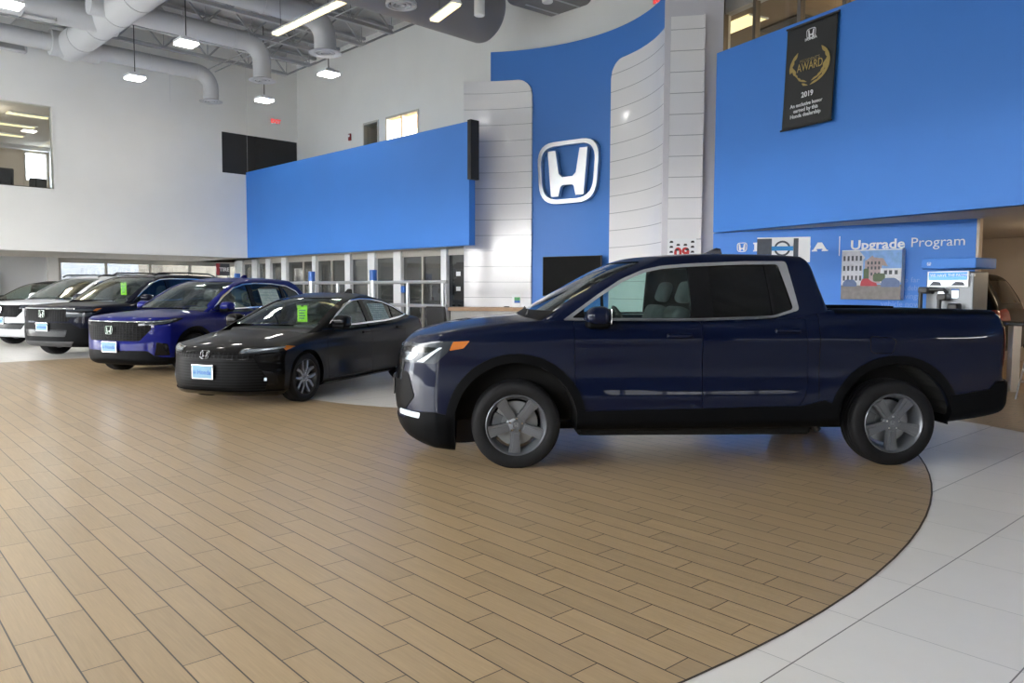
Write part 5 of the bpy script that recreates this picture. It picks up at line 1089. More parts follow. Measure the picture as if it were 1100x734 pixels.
# ================================================================== guard rail with blue capped posts
GR = BB.shifted(1.3); sA, zA = GR.sz(335, 304); sB, _ = GR.sz(401, 304); sL, zL = GR.sz(401, 327); s0r, _ = GR.sz(255, 300); s1r, _ = GR.sz(480, 304); fr = GR.frame(0, 0); _, zcap = GR.sz(368, 291)
gr_ = empty('guard_rail', GR.pt(sA, 0), 0, 'grey metal two bar guard rail with blue capped posts in front of the glass offices', 'railing')
def gpart(name, mb, m): at_world(mb.build(name, m, None, 40), gr_)
for s in (s0r, sA, sB):
    mb = MB(); mb.tube([fr(s, 0, 0), fr(s, 0, zcap-.28)], .09, 14); gpart('bollard', mb, 'rail_metal')
    mb = MB(); mb.tube([fr(s, 0, zcap-.28), fr(s, 0, zcap)], .10, 14); gpart('blue_cap', mb, 'blue_plastic')
for x in (363, 438, 476):
    s, _ = GR.sz(x, 304); mb = MB(); mb.tube([fr(s, 0, 0), fr(s, 0, zA)], .05, 10); gpart('post', mb, 'rail_metal')
for z in (zA, zL): mb = MB(); mb.tube([fr(s0r, 0, z), fr(s1r, 0, z)], .045, 10); gpart('rail', mb, 'rail_metal')
s, zz = GR.sz(434.5, 311); mb = MB(); mb.bbox(s-.07, s+.07, -.08, .0, zz-.09, zz+.09, .03, fr); gpart('blue_sensor', mb, 'blue_plastic')

# ================================================================== display wall under the right balcony
fw = DW.frame(0, 0)
def on(px, py, off=.0): return DW.sz(px, py, off)
dw_ = []
lg = empty('wall_lettering', DW.pt(*on(835, 266)), 0, 'white brand lettering with H emblem on the blue display wall', 'lettering')
s0, z0 = on(790, 271); s1, z1 = on(805, 260.5); mb = MB(); emblem_mb(mb, DW.frame((s0+s1)/2, (z0+z1)/2, 0), z1-z0, .02); at_world(mb.build('emblem', 'white_paper'), lg)
G = {'H': [(0, 0), (.40, 0), (.40, .16), (.30, .16), (.30, .42), (.70, .42), (.70, .16), (.60, .16), (.60, 0), (1, 0), (1, .16), (.92, .16), (.92, .84), (1, .84), (1, 1), (.60, 1), (.60, .84), (.70, .84), (.70, .60), (.30, .60), (.30, .84), (.40, .84), (.40, 1), (0, 1), (0, .84), (.08, .84), (.08, .16), (0, .16)],
     'N': [(0, 0), (.36, 0), (.36, .16), (.27, .16), (.27, .68), (.72, 0), (.92, 0), (.92, .84), (1, .84), (1, 1), (.62, 1), (.62, .84), (.72, .84), (.72, .34), (.30, 1), (0, 1), (0, .84), (.08, .84), (.08, .16), (0, .16)],
     'A': [(0, 0), (.34, 0), (.34, .15), (.27, .15), (.31, .27), (.69, .27), (.73, .15), (.66, .15), (.66, 0), (1.04, 0), (1.04, .15), (.96, .15), (.64, 1), (.38, 1), (.08, .15), (0, .15)]}
lx = [809.5, 825.5, 841, 857, 872.5]; lw = [14, 14, 14, 14, 16.5]
for ch, x, w_ in zip('HONDA', lx, lw):
    s0, z0 = on(x, 270.3); s1, z1 = on(x+w_, 260.3); W_ = s1-s0; H_ = z1-z0; fL = DW.frame(s0, z0, 0); mb = MB()
    if ch == 'O': mb.ring([(W_*(.5+.5*math.cos(t)), H_*(.5+.5*math.sin(t))) for t in np.linspace(0, 6.283, 33)[:-1]], [(W_*(.5+.27*math.cos(t)), H_*(.5+.32*math.sin(t))) for t in np.linspace(0, 6.283, 33)[:-1]], -.02, 0, fL)
    elif ch == 'D':
        t = np.linspace(-math.pi/2, math.pi/2, 13)
        o = [(0, 0)]+[(W_*(.5+.5*math.cos(k)), H_*(.5+.5*math.sin(k))) for k in t]+[(0, H_)]; i = [(W_*.28, H_*.17)]+[(W_*(.47+.26*math.cos(k)), H_*(.5+.33*math.sin(k))) for k in t]+[(W_*.28, H_*.83)]
        mb.ring(o, i, -.02, 0, fL)
    else: mb.prism([(u*W_, v*H_) for u, v in G[ch]], -.02, 0, fL)
    if ch == 'A': mb.prism([(W_*.40, H_*.42), (W_*.60, H_*.42), (W_*.51, H_*.74)], -.0215, -.0195, fL)
    at_world(mb.build('letter', 'white_paper'), lg)
s0, z0 = on(901.5, 275); s1, z1 = on(901.5, 254); mb = MB(); mb.box(s0-.008, s0+.008, -.005, 0, z0, z1, fw); at_world(mb.build('divider_line', 'white_paper'), lg)
def fit_text(body, px0, py0, px1, py1, root, name, m='white_paper', off=0, wall=DW, depth=.002):
    """text on a wall: left end / baseline pixel to right end / cap-height pixel"""
    s0, z0 = wall.sz(px0, py0); s1, z1 = wall.sz(px1, py1); me = text_mesh(body, 1, depth, 'LEFT', off)
    co = np.empty(len(me.vertices)*3); me.vertices.foreach_get('co', co); co = co.reshape(-1, 3); mn, mx_ = co.min(0), co.max(0)
    cap = mx_[1]; base = 0
    if co[:, 1].min() < -.0: base = co[:, 1].min()
    me2 = text_mesh('H', 1, depth, 'LEFT', off); c2 = np.empty(len(me2.vertices)*3); me2.vertices.foreach_get('co', c2); c2 = c2.reshape(-1, 3); b0, b1 = c2[:, 1].min(), c2[:, 1].max(); bpy.data.meshes.remove(me2)
    ky = (z1-z0)/(b1-b0); kx = (s1-s0)/(mx_[0]-mn[0]); co[:, 0] = (co[:, 0]-mn[0])*kx; co[:, 1] = (co[:, 1]-b0)*ky
    me.vertices.foreach_set('co', co.ravel()); place_mesh(me, wall.frame(s0, z0, .004)); o = link(name, me, m); at_world(o, root); return o
ug = empty('wall_lettering', DW.pt(*on(975, 262)), 0, 'white Upgrade Program lettering on the blue display wall', 'lettering')
fit_text('Upgrade', 914, 268.5, 972.5, 256.0, ug, 'bold_word', off=.022); fit_text('Program', 979, 265.4, 1037, 253.2, ug, 'light_word')
mat('pale_blue', (.16, .34, .75), .5)
sm = empty('wall_lettering', DW.pt(*on(975, 312)), 0, 'small pale lines of text on the blue wall between the picture and the pump', 'lettering')
for k, b in enumerate(('home so far', 'pay down debt', 'more savings', 'vehicle now')): fit_text(b, 946, 303.5+8.6*k, 988, 298.3+8.6*k-.4, sm, 'text_line', 'pale_blue')
# photo print on canvas
s0, z0 = on(902.5, 321.5); s1, z1 = on(969.5, 267.5); OFF = .14; s0, z0 = DW.sz(903, 321.5, OFF); s1, z1 = DW.sz(969.5, 267, OFF); cw, chh = s1-s0, z1-z0
cp = empty('canvas_print', DW.pt((s0+s1)/2, z0, OFF), 0, 'square street photo on canvas with a red car, on the blue display wall', 'picture'); fc = DW.frame(s0, z0, OFF)
for n_, c in dict(sky_print=(.22, .42, .78), stone_print=(.58, .60, .66), brick_print=(.42, .33, .33), dark_print=(.06, .07, .09), cobble_print=(.20, .185, .185), red_car_print=(.45, .04, .06), blue_car_print=(.10, .15, .30), tree_print=(.08, .12, .06), pale_print=(.72, .74, .78)).items(): mat(n_, c, .55, nodes=noise_var(14, .12))
mb = MB(); mb.box(0, cw, .0, OFF, 0, chh, fc); mb.box(0, cw, -.002, .03, chh-.012, chh, fc); at_world(mb.build('stretcher_frame', 'white_paper'), cp)
def pic(name, m, polys, d):
    mb = MB()
    for P in polys: mb.prism([(u*cw, v*chh) for u, v in P], -.002-.001*d, -.0, fc)
    at_world(mb.build(name, m), cp)
R4 = lambda a, b, c, d: [(a, b), (c, b), (c, d), (a, d)]
pic('sky', 'sky_print', [R4(0, .3, 1, .98)], 0); pic('cobbles', 'cobble_print', [R4(0, 0, 1, .30)], 1)
pic('stone_building', 'stone_print', [[(0, .28), (.36, .28), (.37, .80), (.40, .84), (.30, .98), (0, .98)]], 1)
pic('brick_building', 'brick_print', [[(.40, .32), (.68, .32), (.68, .68), (.78, .66), (.70, .82), (.55, .84), (.52, .88), (.44, .80), (.40, .78)]], 1)
pic('low_building', 'pale_print', [R4(.66, .34, 1, .62)], 2)
pic('windows', 'dark_print', [R4(u, v, u+.035, v+.10) for u in (.03, .10, .17, .24, .31) for v in (.38, .58, .78)]+[R4(u, .50, u+.05, .58) for u in (.72, .80, .89)]+[R4(u, v, u+.03, v+.06) for u in (.44, .50, .56, .62) for v in (.48, .60, .70)], 3)
pic('trees', 'tree_print', [rnd(R4(.54, .36, .74, .52), .05), rnd(R4(.38, .40, .47, .62), .03)], 4)
pic('red_car', 'red_car_print', [rnd([(.33, .27), (.62, .27), (.60, .33), (.52, .36), (.46, .42), (.37, .42), (.34, .35)], .02)], 5)
pic('blue_cars', 'blue_car_print', [rnd([(.67, .25), (.98, .25), (.98, .36), (.90, .43), (.74, .43), (.68, .36)], .03), rnd([(.03, .26), (.27, .26), (.27, .33), (.22, .40), (.08, .40), (.03, .33)], .02)], 5)
# two sided brand sign on a post behind the pickup
Ys = 12.6; q0 = pY(813, 275, Ys); q1 = pY(870, 278.5, Ys-.25); qt = pY(870, 254.5, Ys-.25); sg0 = Vector((q0.x, q0.y, 0)); sd = Vector((q1.x-q0.x, q1.y-q0.y, 0)); sw = sd.length; sd.normalize()
zt_ = qt.z; zb_ = zt_-.40; Fs = Frame((sg0.x, sg0.y, 0), sd, Vector((-sd.y, sd.x, 0)), (0, 0, 1))
sn = empty('floor_sign', Fs(sw/2, 0, 0), 0, 'white sign board with round blue badge rising behind the pickup cab', 'sign')
mb = MB(); mb.box(0, sw, 0, .10, zb_, zt_, Fs); at_world(mb.build('sign_board', 'white_paper'), sn)
mb = MB(); mb.box(sw*.46, sw*.54, .03, .07, 0, zb_, Fs); mb.box(sw*.2, sw*.8, -.15, .25, 0, .03, Fs); at_world(mb.build('stand', 'white_metal'), sn)
for u0, u1, dz in ((0, .28, 0), (.69, .78, .02)): mb = MB(); mb.box(sw*u0, sw*u1, -.004, 0, zb_+dz, zt_-.02, Fs); at_world(mb.build('dark_print', 'dark_print'), sn)
mat('badge_blue', (.02, .24, .62), .5); cx, cz = sw*.48, (zt_+zb_)/2+.02
mb = MB(); mb.ring([(cx+.125*math.cos(t), cz+.125*math.sin(t)) for t in np.linspace(0, 6.283, 33)[:-1]], [(cx+.095*math.cos(t), cz+.095*math.sin(t)) for t in np.linspace(0, 6.283, 33)[:-1]], -.006, 0, Fs); at_world(mb.build('badge_ring', 'dark_print'), sn)
mb = MB(); mb.box(cx-.165, cx+.165, -.009, 0, cz-.035, cz+.035, Fs); at_world(mb.build('badge_bar', 'badge_blue'), sn)
# fuel pump
Yp = 11.6; q0 = pY(994, 330, Yp); q1 = pY(1045, 330, Yp-.55); pd = Vector((q1.x-q0.x, q1.y-q0.y, 0)); pwid = pd.length; pd.normalize(); Fp = Frame((q0.x, q0.y, 0), pd, Vector((-pd.y, pd.x, 0)), (0, 0, 1)); zt_ = pY(1020, 277.5, Yp-.3).z
pm = empty('fuel_pump', Fp(pwid/2, .2, 0), 0, 'silver grey fuel pump with blue canopy and screen in front of the blue display wall', 'fuel pump')
P_ = lambda n_, mb, m, sm_=35: at_world(mb.build(n_, m, None, sm_), pm)
mat('pump_silver', (.19, .205, .225), .4, .3); mat('screen_blue', (.02, .16, .55), .3, emit=(.05, .28, .9), es=.35); mat('screen_white', (.8, .85, .9), .4, emit=(.8, .9, 1), es=.5)
mb = MB(); mb.bbox(0, pwid, 0, .45, 0, zt_-.20, .02, Fp); P_('cabinet', mb, 'pump_silver')
mb = MB(); mb.bbox(-.03, pwid+.06, -.10, .55, zt_-.155, zt_, .02, Fp); P_('canopy', mb, 'blue_wall')
mb = MB(); mb.box(.03, pwid-.06, -.03, 0, zt_-.42, zt_-.19, Fp); P_('screen_bezel', mb, 'white_metal')
mb = MB(); mb.box(.05, pwid-.08, -.034, -.03, zt_-.32, zt_-.205, Fp); P_('screen', mb, 'screen_blue')
mb = MB(); mb.box(.05, pwid-.08, -.034, -.03, zt_-.405, zt_-.32, Fp); P_('screen_picture', mb, 'screen_white')
mb = MB(); mb.prism(rnd([(.06, zt_-.40), (.24, zt_-.40), (.22, zt_-.35), (.12, zt_-.335)], .01), -.037, -.034, Fp); mb.prism(rnd([(pwid*.55, zt_-.40), (pwid-.1, zt_-.40), (pwid-.13, zt_-.35), (pwid*.65, zt_-.34)], .01), -.037, -.034, Fp); P_('car_picture', mb, 'dark_print')
P_('screen_text', MB(), 'white_paper') if False else None
tm = place_mesh(text_mesh('WE HAVE THE PAYMENTS', .055, .001, 'LEFT'), Frame(Fp(.07, -.036, zt_-.25), Fp.ex, Fp.ey, Fp.ez)); at_world(link('screen_text', tm, 'white_paper'), pm)
for u in (.28, .57):
    mb = MB(); mb.box(pwid*u, pwid*u+.085, -.02, 0, zt_-.58, zt_-.45, Fp); P_('label_plate', mb, 'screen_white')
    mb = MB(); mb.box(pwid*u-.01, pwid*u+.095, -.021, 0, zt_-.47, zt_-.445, Fp); P_('label_head', mb, 'blue_plastic')
for u, zt2 in ((.02, -.42), (.43, -.52), (.66, -.66)):
    mb = MB(); mb.bbox(pwid*u-.06, pwid*u+.08, -.16, 0, zt_+zt2-.10, zt_+zt2, .025, Fp); mb.bbox(pwid*u-.05, pwid*u-.0, -.16, -.10, zt_+zt2-.45, zt_+zt2-.05, .02, Fp); P_('nozzle', mb, 'black')
    mb = MB(); mb.tube([Fp(pwid*u-.02, -.13, zt_+zt2-.4), Fp(pwid*u-.02, -.2, zt_+zt2-.9), Fp(pwid*u+.05, -.2, zt_-1.55), Fp(pwid*u+.12, -.1, zt_-1.3), Fp(pwid*u+.13, .02, zt_-.9)], .022, 8); P_('hose', mb, 'black')
for u in (.15, .68):
    mb = MB(); mb.tube([Fp(pwid*u, -.01, zt_-.50-.35*(u > .5)), Fp(pwid*u, -.09, zt_-.46-.35*(u > .5)), Fp(pwid*u+.2, -.09, zt_-.46-.35*(u > .5)), Fp(pwid*u+.2, -.01, zt_-.50-.35*(u > .5))], .028, 8); P_('holster', mb, 'black')
mb = MB(); emblem_mb(mb, Frame(Fp(.08, -.102, zt_-.08), Fp.ex, Fp.ey, Fp.ez), .05, .003); P_('canopy_emblem', mb, 'white_paper')
# ================================================================== alcove at the right
rear = DW.pt(5.2, 0, -1.95); dbv = Vector((*db, 0))
jeep = boxy('alcove', 'black_paint'); jr = empty('dark_suv', rear-dbv*3.75, ab, 'black suv parked behind the blue display wall, only its tail showing', 'suv'); build_car(jeep, jr)
mat('reflector', (.7, .55, .4), .2, coat=1); mb = MB(); mb.bbox(3.93, 3.985, .72, .86, 1.25, 1.42, .01); link('rear_reflector', mb.mesh('rf', 30), 'reflector', jr)
q = pY(1089, 350, 11.2); fx = Frame((q.x, q.y, 0), db and Vector((.9, -.43, 0)).normalized(), Vector((.43, .9, 0)).normalized(), (0, 0, 1))
tb = empty('high_table', fx(.3, 0, 0), 0, 'black topped high table with beige end panel behind the pickup tail', 'table')
zt_ = pY(1089, 350, 11.2).z
mb = MB(); mb.bbox(-.1, 1.6, -.1, .6, zt_, zt_+.05, .015, fx); at_world(mb.build('tabletop', 'black', None, 35), tb)
for x in (0, 1.4): mb = MB(); mb.box(x, x+.10, 0, .5, .0, zt_, fx); at_world(mb.build('end_panel', 'beige_wall'), tb)
q = pY(1098, 390, 10.3)
st = empty('bar_stool', (q.x+.22, q.y, 0), .3, 'thin legged dark bar stool beside the high table at the right edge', 'stool')
mb = MB(); mb.lathe([(0, -.03), (.18, -.03), (.19, 0), (.18, .02), (0, .025)], Frame((0, 0, .74), (1, 0, 0), (0, 0, 1), (0, -1, 0)), 24); link('seat', mb.mesh('s', 40), 'matte_black', st)
for k in range(4):
    a = math.pi/4+math.pi/2*k; mb = MB(); mb.tube([(.12*math.cos(a), .12*math.sin(a), .72), (.24*math.cos(a), .24*math.sin(a), 0)], .012, 8); link('leg', mb.mesh('l', 40), 'steel_grey', st)
mb = MB(); mb.tube([(.20*math.cos(t), .20*math.sin(t), .25) for t in np.linspace(0, 6.283, 25)], .009, 6, False); link('foot_ring', mb.mesh('fr', 40), 'steel_grey', st)

# ================================================================== award banner on the right blue wall
nb = [RB.sz(847.5, 31, .06), RB.sz(900, 13, .06), RB.sz(897, 128, .06), RB.sz(843, 141, .06)]
s0 = (nb[0][0]+nb[3][0])/2; s1 = (nb[1][0]+nb[2][0])/2; z1 = (nb[0][1]+nb[1][1])/2; z0 = (nb[2][1]+nb[3][1])/2; bw, bh = s1-s0, z1-z0
bn = empty('award_banner', RB.pt((s0+s1)/2, z0, .06), 0, 'black hanging award banner dated 2019 with gold wreath on the right blue wall', 'banner')
mat('banner_cloth', (.014, .015, .016), .6); mat('gold', (.42, .31, .10), .4, .3); mat('dim_gold', (.24, .19, .09), .5)
FB = RB.frame(s0, z0, .06); mb = MB(); V = []; F = []; nn = 24
bul = lambda u, v: -.03*(1-v)**2*(1+.6*math.sin(u*3.1))-.012*math.sin(u*5+1)
for i in range(nn+1):
    for j in range(nn+1):
        u, v = i/nn, j/nn; V.append(FB(u*bw-.05*(1-v), bul(u, v), v*bh))
for i in range(nn):
    for j in range(nn): a = i*(nn+1)+j; F.append((a, a+nn+1, a+nn+2, a+1))
mb.add(V, F); me = mb.mesh('cloth', 60); o = link('cloth', me, 'banner_cloth'); at_world(o, bn); md = o.modifiers.new('s', 'SOLIDIFY'); md.thickness = .004; md.offset = 1
mb = MB(); mb.tube([FB(-.03, 0, bh), FB(bw+.03, 0, bh)], .018, 8); at_world(mb.build('top_rod', 'black', None, 40), bn)
mb = MB(); mb.tube([FB(-.08, -.035, .0), FB(bw-.03, -.035, .0)], .016, 8); at_world(mb.build('bottom_rod', 'black', None, 40), bn)
def bl(u, v, dy=.004): return Frame(FB(u*bw-.05*(1-v), bul(u, v)-.010-dy, v*bh), FB.ex, FB.ey, FB.ez)
mb = MB(); emblem_mb(mb, bl(.50, .885), .16*bw*1.0, .002); at_world(mb.build('emblem', 'white_paper'), bn)
def btxt(body, u, v, width, m, name, off=.0, hk=1.0):
    me = text_mesh(body, 1, .004, 'CENTER', off); co = np.empty(len(me.vertices)*3); me.vertices.foreach_get('co', co); co = co.reshape(-1, 3); k = width*bw/(co[:, 0].max()-co[:, 0].min()); co[:, :2] *= k; co[:, 1] *= hk; co[:, 2] *= .5
    me.vertices.foreach_set('co', co.ravel()); at_world(link(name, place_mesh(me, bl(u, v)), m), bn)
btxt('HONDA', .50, .835, .24, 'white_paper', 'brand_line', .02)
btxt("PRESIDENT'S", .50, .635, .40, 'dim_gold', 'award_line'); btxt('AWARD', .51, .575, .52, 'gold', 'award_word', .0, 1.35)
btxt('2019', .50, .305, .24, 'white_paper', 'year', .02); 
for k, (b, w_) in enumerate((('An exclusive honor', .66), ('earned by this', .50), ('Honda dealership', .62))): btxt(b, .49, .215-.052*k, w_, 'white_paper', 'text_line', .015)
for sg in (-1, 1):
    mb = MB(); fL = bl(.50, .58, .002)
    for ring_, (rx, rz_, th0) in enumerate(((.40, .19, 0), (.335, .155, 5))):
        for k in range(7):
            t0 = math.radians(-88+th0+k*18); t1 = t0+math.radians(34); P = []
            for q in np.linspace(0, 1, 7): t = t0+(t1-t0)*q; P.append((sg*rx*bw*math.cos(t)*(1+.03*math.sin(q*3.14)), bh*rz_*math.sin(t)))
            for q in np.linspace(1, 0, 7): t = t0+(t1-t0)*q; P.append((sg*rx*bw*math.cos(t)*(1-.17*math.sin(q*3.14)), bh*rz_*math.sin(t)*(1-.11*math.sin(q*3.14))))
            if k < 7-ring_*3: mb.prism(P, -.003-.001*ring_, 0, fL)
    at_world(mb.build('laurel', 'gold'), bn)
# ================================================================== joists, ducts, lamps under the deck
dlv = Vector((*dl, 0)); dbv = Vector((*db, 0))
def T(o, r): at_world(o, r); return o
js = [UB.sz(340, 90), UB.sz(393, 72), UB.sz(455, 42)]
zj = sum(z for _, z in js)/3; pitch = (js[2][0]-js[0][0])/4
def joist(s):
    e = UB.pt(s, 0, .02); mb = MB(); dz = ZD-.05-zj; n_ = 16; L_ = 24.; st = L_/n_
    f = Frame((e.x, e.y, 0), -dlv, dbv, (0, 0, 1))
    mb.box(1.2, L_, -.07, .07, zj, zj+.10, f); mb.box(0, L_, -.06, .06, ZD-.12, ZD-.03, f)
    tip = [f(.0, 0, ZD-.2), f(1.2, 0, zj+.03)]; mb.tube(tip, .035, 5)
    for k in range(n_):
        x = 1.2+k*st*.95
        mb.tube([f(x, 0, zj+.05), f(x+st*.48, 0, ZD-.1)], .032, 5); mb.tube([f(x+st*.48, 0, ZD-.1), f(x+st*.95, 0, zj+.05)], .032, 5); mb.tube([f(x, 0, zj+.05), f(x, 0, ZD-.1)], .016, 4)
    struct('roof_joist', mb, 'steel_grey')
k0 = js[0][0]
for k in range(15): joist(k0+pitch*k)
mb = MB()                                       # bridging and a pipe along the back wall direction
for t in (3.2, 3.5, 9.5):
    a_ = UB.pt(-0.2, zj+.02, t); mb.tube([a_, a_+dbv*16], .02, 6)
struct('roof_bridging', mb, 'steel_grey', 40)
def along(px, py, z, d, target):
    """from the place at pixel and height z go along d until pixel x reaches target"""
    P = pz(px, py, z); lo, hi = -20, 20
    f = lambda t: proj(P+d*t)[0]-target
    for _ in range(60):
        m_ = (lo+hi)/2
        if (f(m_) > 0) == (f(hi) > 0): hi = m_
        else: lo = m_
    return P+d*lo
def duct(name, A, B, drop, r, label, m='duct_paint', grille=True, group=None):
    """round duct from A to B, then a bend down to a round diffuser"""
    d = (B-A).normalized(); R_ = r*1.9; root = empty(name, A, 0, label, 'duct', group)
    E_ = B-d*R_; mb = MB(); mb.tube([A, E_], r, 28); 
    L_ = (E_-A).length; k = 0
    while k*1.5+.8 < L_: p = A+d*(k*1.5+.8); mb.tube([p-d*.012, p+d*.012], r+.012, 28); k += 1
    T(mb.build('straight_duct', m, None, 40), root)
    C_ = E_-Vector((0, 0, R_)); path = [C_+d*(R_*math.sin(t))+Vector((0, 0, R_*math.cos(t))) for t in np.linspace(0, math.pi/2, 9)]
    path.append(Vector((path[-1].x, path[-1].y, drop+.03))); mb = MB(); mb.tube(path, r, 28); T(mb.build('elbow', m, None, 40), root)
    c = path[-1]; f = Frame((c.x, c.y, drop), (1, 0, 0), (0, 0, -1), (0, 1, 0)); mb = MB()
    mb.lathe([(r*1.0, -.05), (r*1.35, -.02), (r*1.5, 0), (r*1.4, .012), (r*1.0, -.005)], f, 36, caps=False); mb.lathe([(r*.88, -.01), (r*.8, .015), (r*.72, -.01)], f, 36, caps=False); mb.lathe([(r*.5, -.01), (r*.42, .02), (r*.34, -.01)], f, 36, caps=False); mb.lathe([(0, .0), (r*.3, -.02)], f, 24)
    T(mb.build('diffuser', 'duct_paint', None, 40), root)
    mb = MB(); mb.lathe([(0, -.06), (r*.95, -.06)], f, 24); T(mb.build('diffuser_throat', 'black'), root)
    return root
zd = 8.65
grp = 'round supply ducts under the ceiling'
E1 = along(140, 62.5, zd, dlv, 226); A1 = along(140, 62.5, zd, dlv, -60); duct('air_duct', A1, E1, pz(228, 104, 7.6).z if False else proj and 7.75, .25, 'grey round duct nearest the left wall ending in a downward bend', group=grp)
E2 = along(200, 29, zd, dlv, 281); A2 = along(200, 29, zd, dlv, 95); duct('air_duct', A2, E2, 7.62, .26, 'grey round duct whose bend ends above the red exit sign', group=grp)
E3 = along(320, 12, zd, dlv, 349); A3 = along(320, 12, zd, dlv, 180); duct('air_duct', A3, E3, 7.75, .29, 'grey round duct with short bend beside the long yellow tube light', group=grp)
# trunk duct towards the camera
J = along(140, 62.5, zd, dlv, 76); tr = empty('trunk_duct', J, 0, 'thick pale round trunk duct crossing the ceiling at upper left', 'duct')
mb = MB(); P1 = J+dbv*14; mb.tube([J-dbv*.2, P1], .42, 32); 
for k in range(9): p = J+dbv*(1.2+1.5*k); mb.tube([p-dbv*.015, p+dbv*.015], .435, 32)
T(mb.build('straight_duct', 'duct_paint', None, 40), tr); mb = MB(); mb.tube([J-dlv*.55, J+dlv*.75], .37, 28); T(mb.build('tee_collar', 'duct_paint', None, 40), tr)
# second branch left of the trunk and side registers
Jb = J+dbv*3.1; br = empty('branch_duct', Jb, 0, 'grey round branch duct running from the trunk to the upper left corner', 'duct'); mb = MB(); mb.tube([Jb-dlv*10, Jb+dlv*.3], .36, 28); T(mb.build('straight_duct', 'duct_paint', None, 40), br)
def register(px, py, z, w, h, label):
    c = pz(px, py, z); r_ = empty('air_register', c, 0, label, 'vent', 'rectangular side registers'); f = Frame(c, dlv, -dbv, (0, 0, 1)); mb = MB()
    mb.box(-w/2, w/2, -.02, .25, -h/2, -h/2+.03, f); mb.box(-w/2, w/2, -.02, .25, h/2-.03, h/2, f); mb.box(-w/2, -w/2+.04, -.02, .25, -h/2, h/2, f); mb.box(w/2-.04, w/2, -.02, .25, -h/2, h/2, f); T(mb.build('register_frame', 'duct_paint'), r_)
    mb = MB(); mb.box(-w/2+.04, w/2-.04, .1, .25, -h/2+.03, h/2-.03, f); T(mb.build('register_grid', 'steel_grey'), r_)
register(13, 47, 8.5, .75, .32, 'rectangular register on the lower duct at the left edge'); register(43, 12, 8.45, .75, .34, 'rectangular register on the upper branch duct near the hanging lamp')
# big dark duct at the upper right, with ceiling diffuser
zb = 8.45; BE = pz(520, 12, zb); bd = empty('large_duct', BE, 0, 'large dark grey round duct ending at the back wall, top centre', 'duct')
mb = MB(); rB = .78; path = [BE-dlv*14, BE-dlv*.05]; mb.tube(path, rB, 40); n_ = 8
cap = [BE-dlv*.05+dlv*(.30*math.sin(t)) for t in np.linspace(0, math.pi/2, n_)]; mb.tube(cap, [rB*math.cos(t)*.999+.001 for t in np.linspace(0, math.pi/2, n_)], 40); T(mb.build('straight_duct', 'dark_duct', None, 50), bd)
dc = pz(431, 5, zb-rB*.98); f = Frame(dc, (1, 0, 0), (0, 0, -1), (0, 1, 0)); mb = MB()
for a_, b_ in ((.34, .29), (.22, .18), (.11, .08)): mb.lathe([(a_, -.04), (a_, .03), (b_, .03), (b_, -.04)], f, 32, closed=True)
T(mb.build('round_diffuser', 'duct_paint', None, 40), bd)
sfp = pz(598, 8, 8.6); sf = empty('ceiling_cloud', sfp, 0, 'grey rounded ceiling unit with pale edge strip above the curved wall', 'ceiling unit')
v = Vector((-.62, .78, 0)); u = Vector((.78, .62, 0)); f = Frame(sfp, u, v, (0, 0, 1)); mb = MB(); mb.bbox(-1.15, 1.0, -.8, .75, 0, .5, .22, f, 4); T(mb.build('housing', 'dark_duct', None, 40), sf)
mb = MB(); mb.box(-.75, .55, -.42, -.36, -.012, .02, f); mb.box(-.75, .55, .3, .36, -.012, .02, f); T(mb.build('edge_strip', 'duct_paint'), sf)
# pendant lamps
def pendant(P, label, light=True):
    r_ = empty('pendant_lamp', P, ab, label, 'lamp', 'square pendant lamps'); zt = ZD-.1-P.z
    mb = MB(); mb.tube([(0, 0, .10), (0, 0, zt)], .014, 6); link('rod', mb.mesh('rod', 40), 'black', r_)
    mb = MB(); mb.bbox(-.24, .24, -.24, .24, .012, .10, .03); mb.bbox(-.12, .12, -.12, .12, .09, .16, .02); link('housing', mb.mesh('h', 35), 'white_metal', r_)
    mb = MB(); mb.bbox(-.225, .225, -.225, .225, -.03, .014, .012); link('lens', mb.mesh('l', 35), 'lamp', r_)
zl = 7.55
spots = [(145, 84, 'square pendant lamp hanging in front of the left wall, second from left'), (200, 47, 'square pendant lamp below the middle duct, upper left area'), (284, 108, 'lowest square pendant lamp, above the exit sign by the corner'), (353, 80, 'square pendant lamp in front of the back wall, rightmost in view'), (10, 5, 'square pendant lamp cut by the upper left picture corner')]
Lp = [pz(x, y, zl) for x, y, _ in spots]
for P, (_, _, lb) in zip(Lp, spots): pendant(P, lb)
g1 = Lp[1]-Lp[0]; g2 = Lp[0]-Lp[2]                # grid steps
n_extra = 0
for i in range(-1, 5):
    for j in range(0, 6):
        P = Lp[2]+g2*j+(Lp[3]-Lp[2])*i; x, y = (proj(P) if P.y > 1 else (-999, -999)); P.z = zl
        if (-30 < x < 1130 and y > -20) or any((P-q).length < 2 for q in Lp): continue
        if P.x > -2 and P.y > 4: continue
        if (P-LW.P).dot(LW.n) < .8 or (P-UB.P).dot(UB.n) < 1.0 or (P-RB.P).dot(RB.n) < .8 or (P-ST.P).dot(ST.n) > -1: continue
        pendant(P, 'square pendant lamp outside the picture, over the showroom'); n_extra += 1
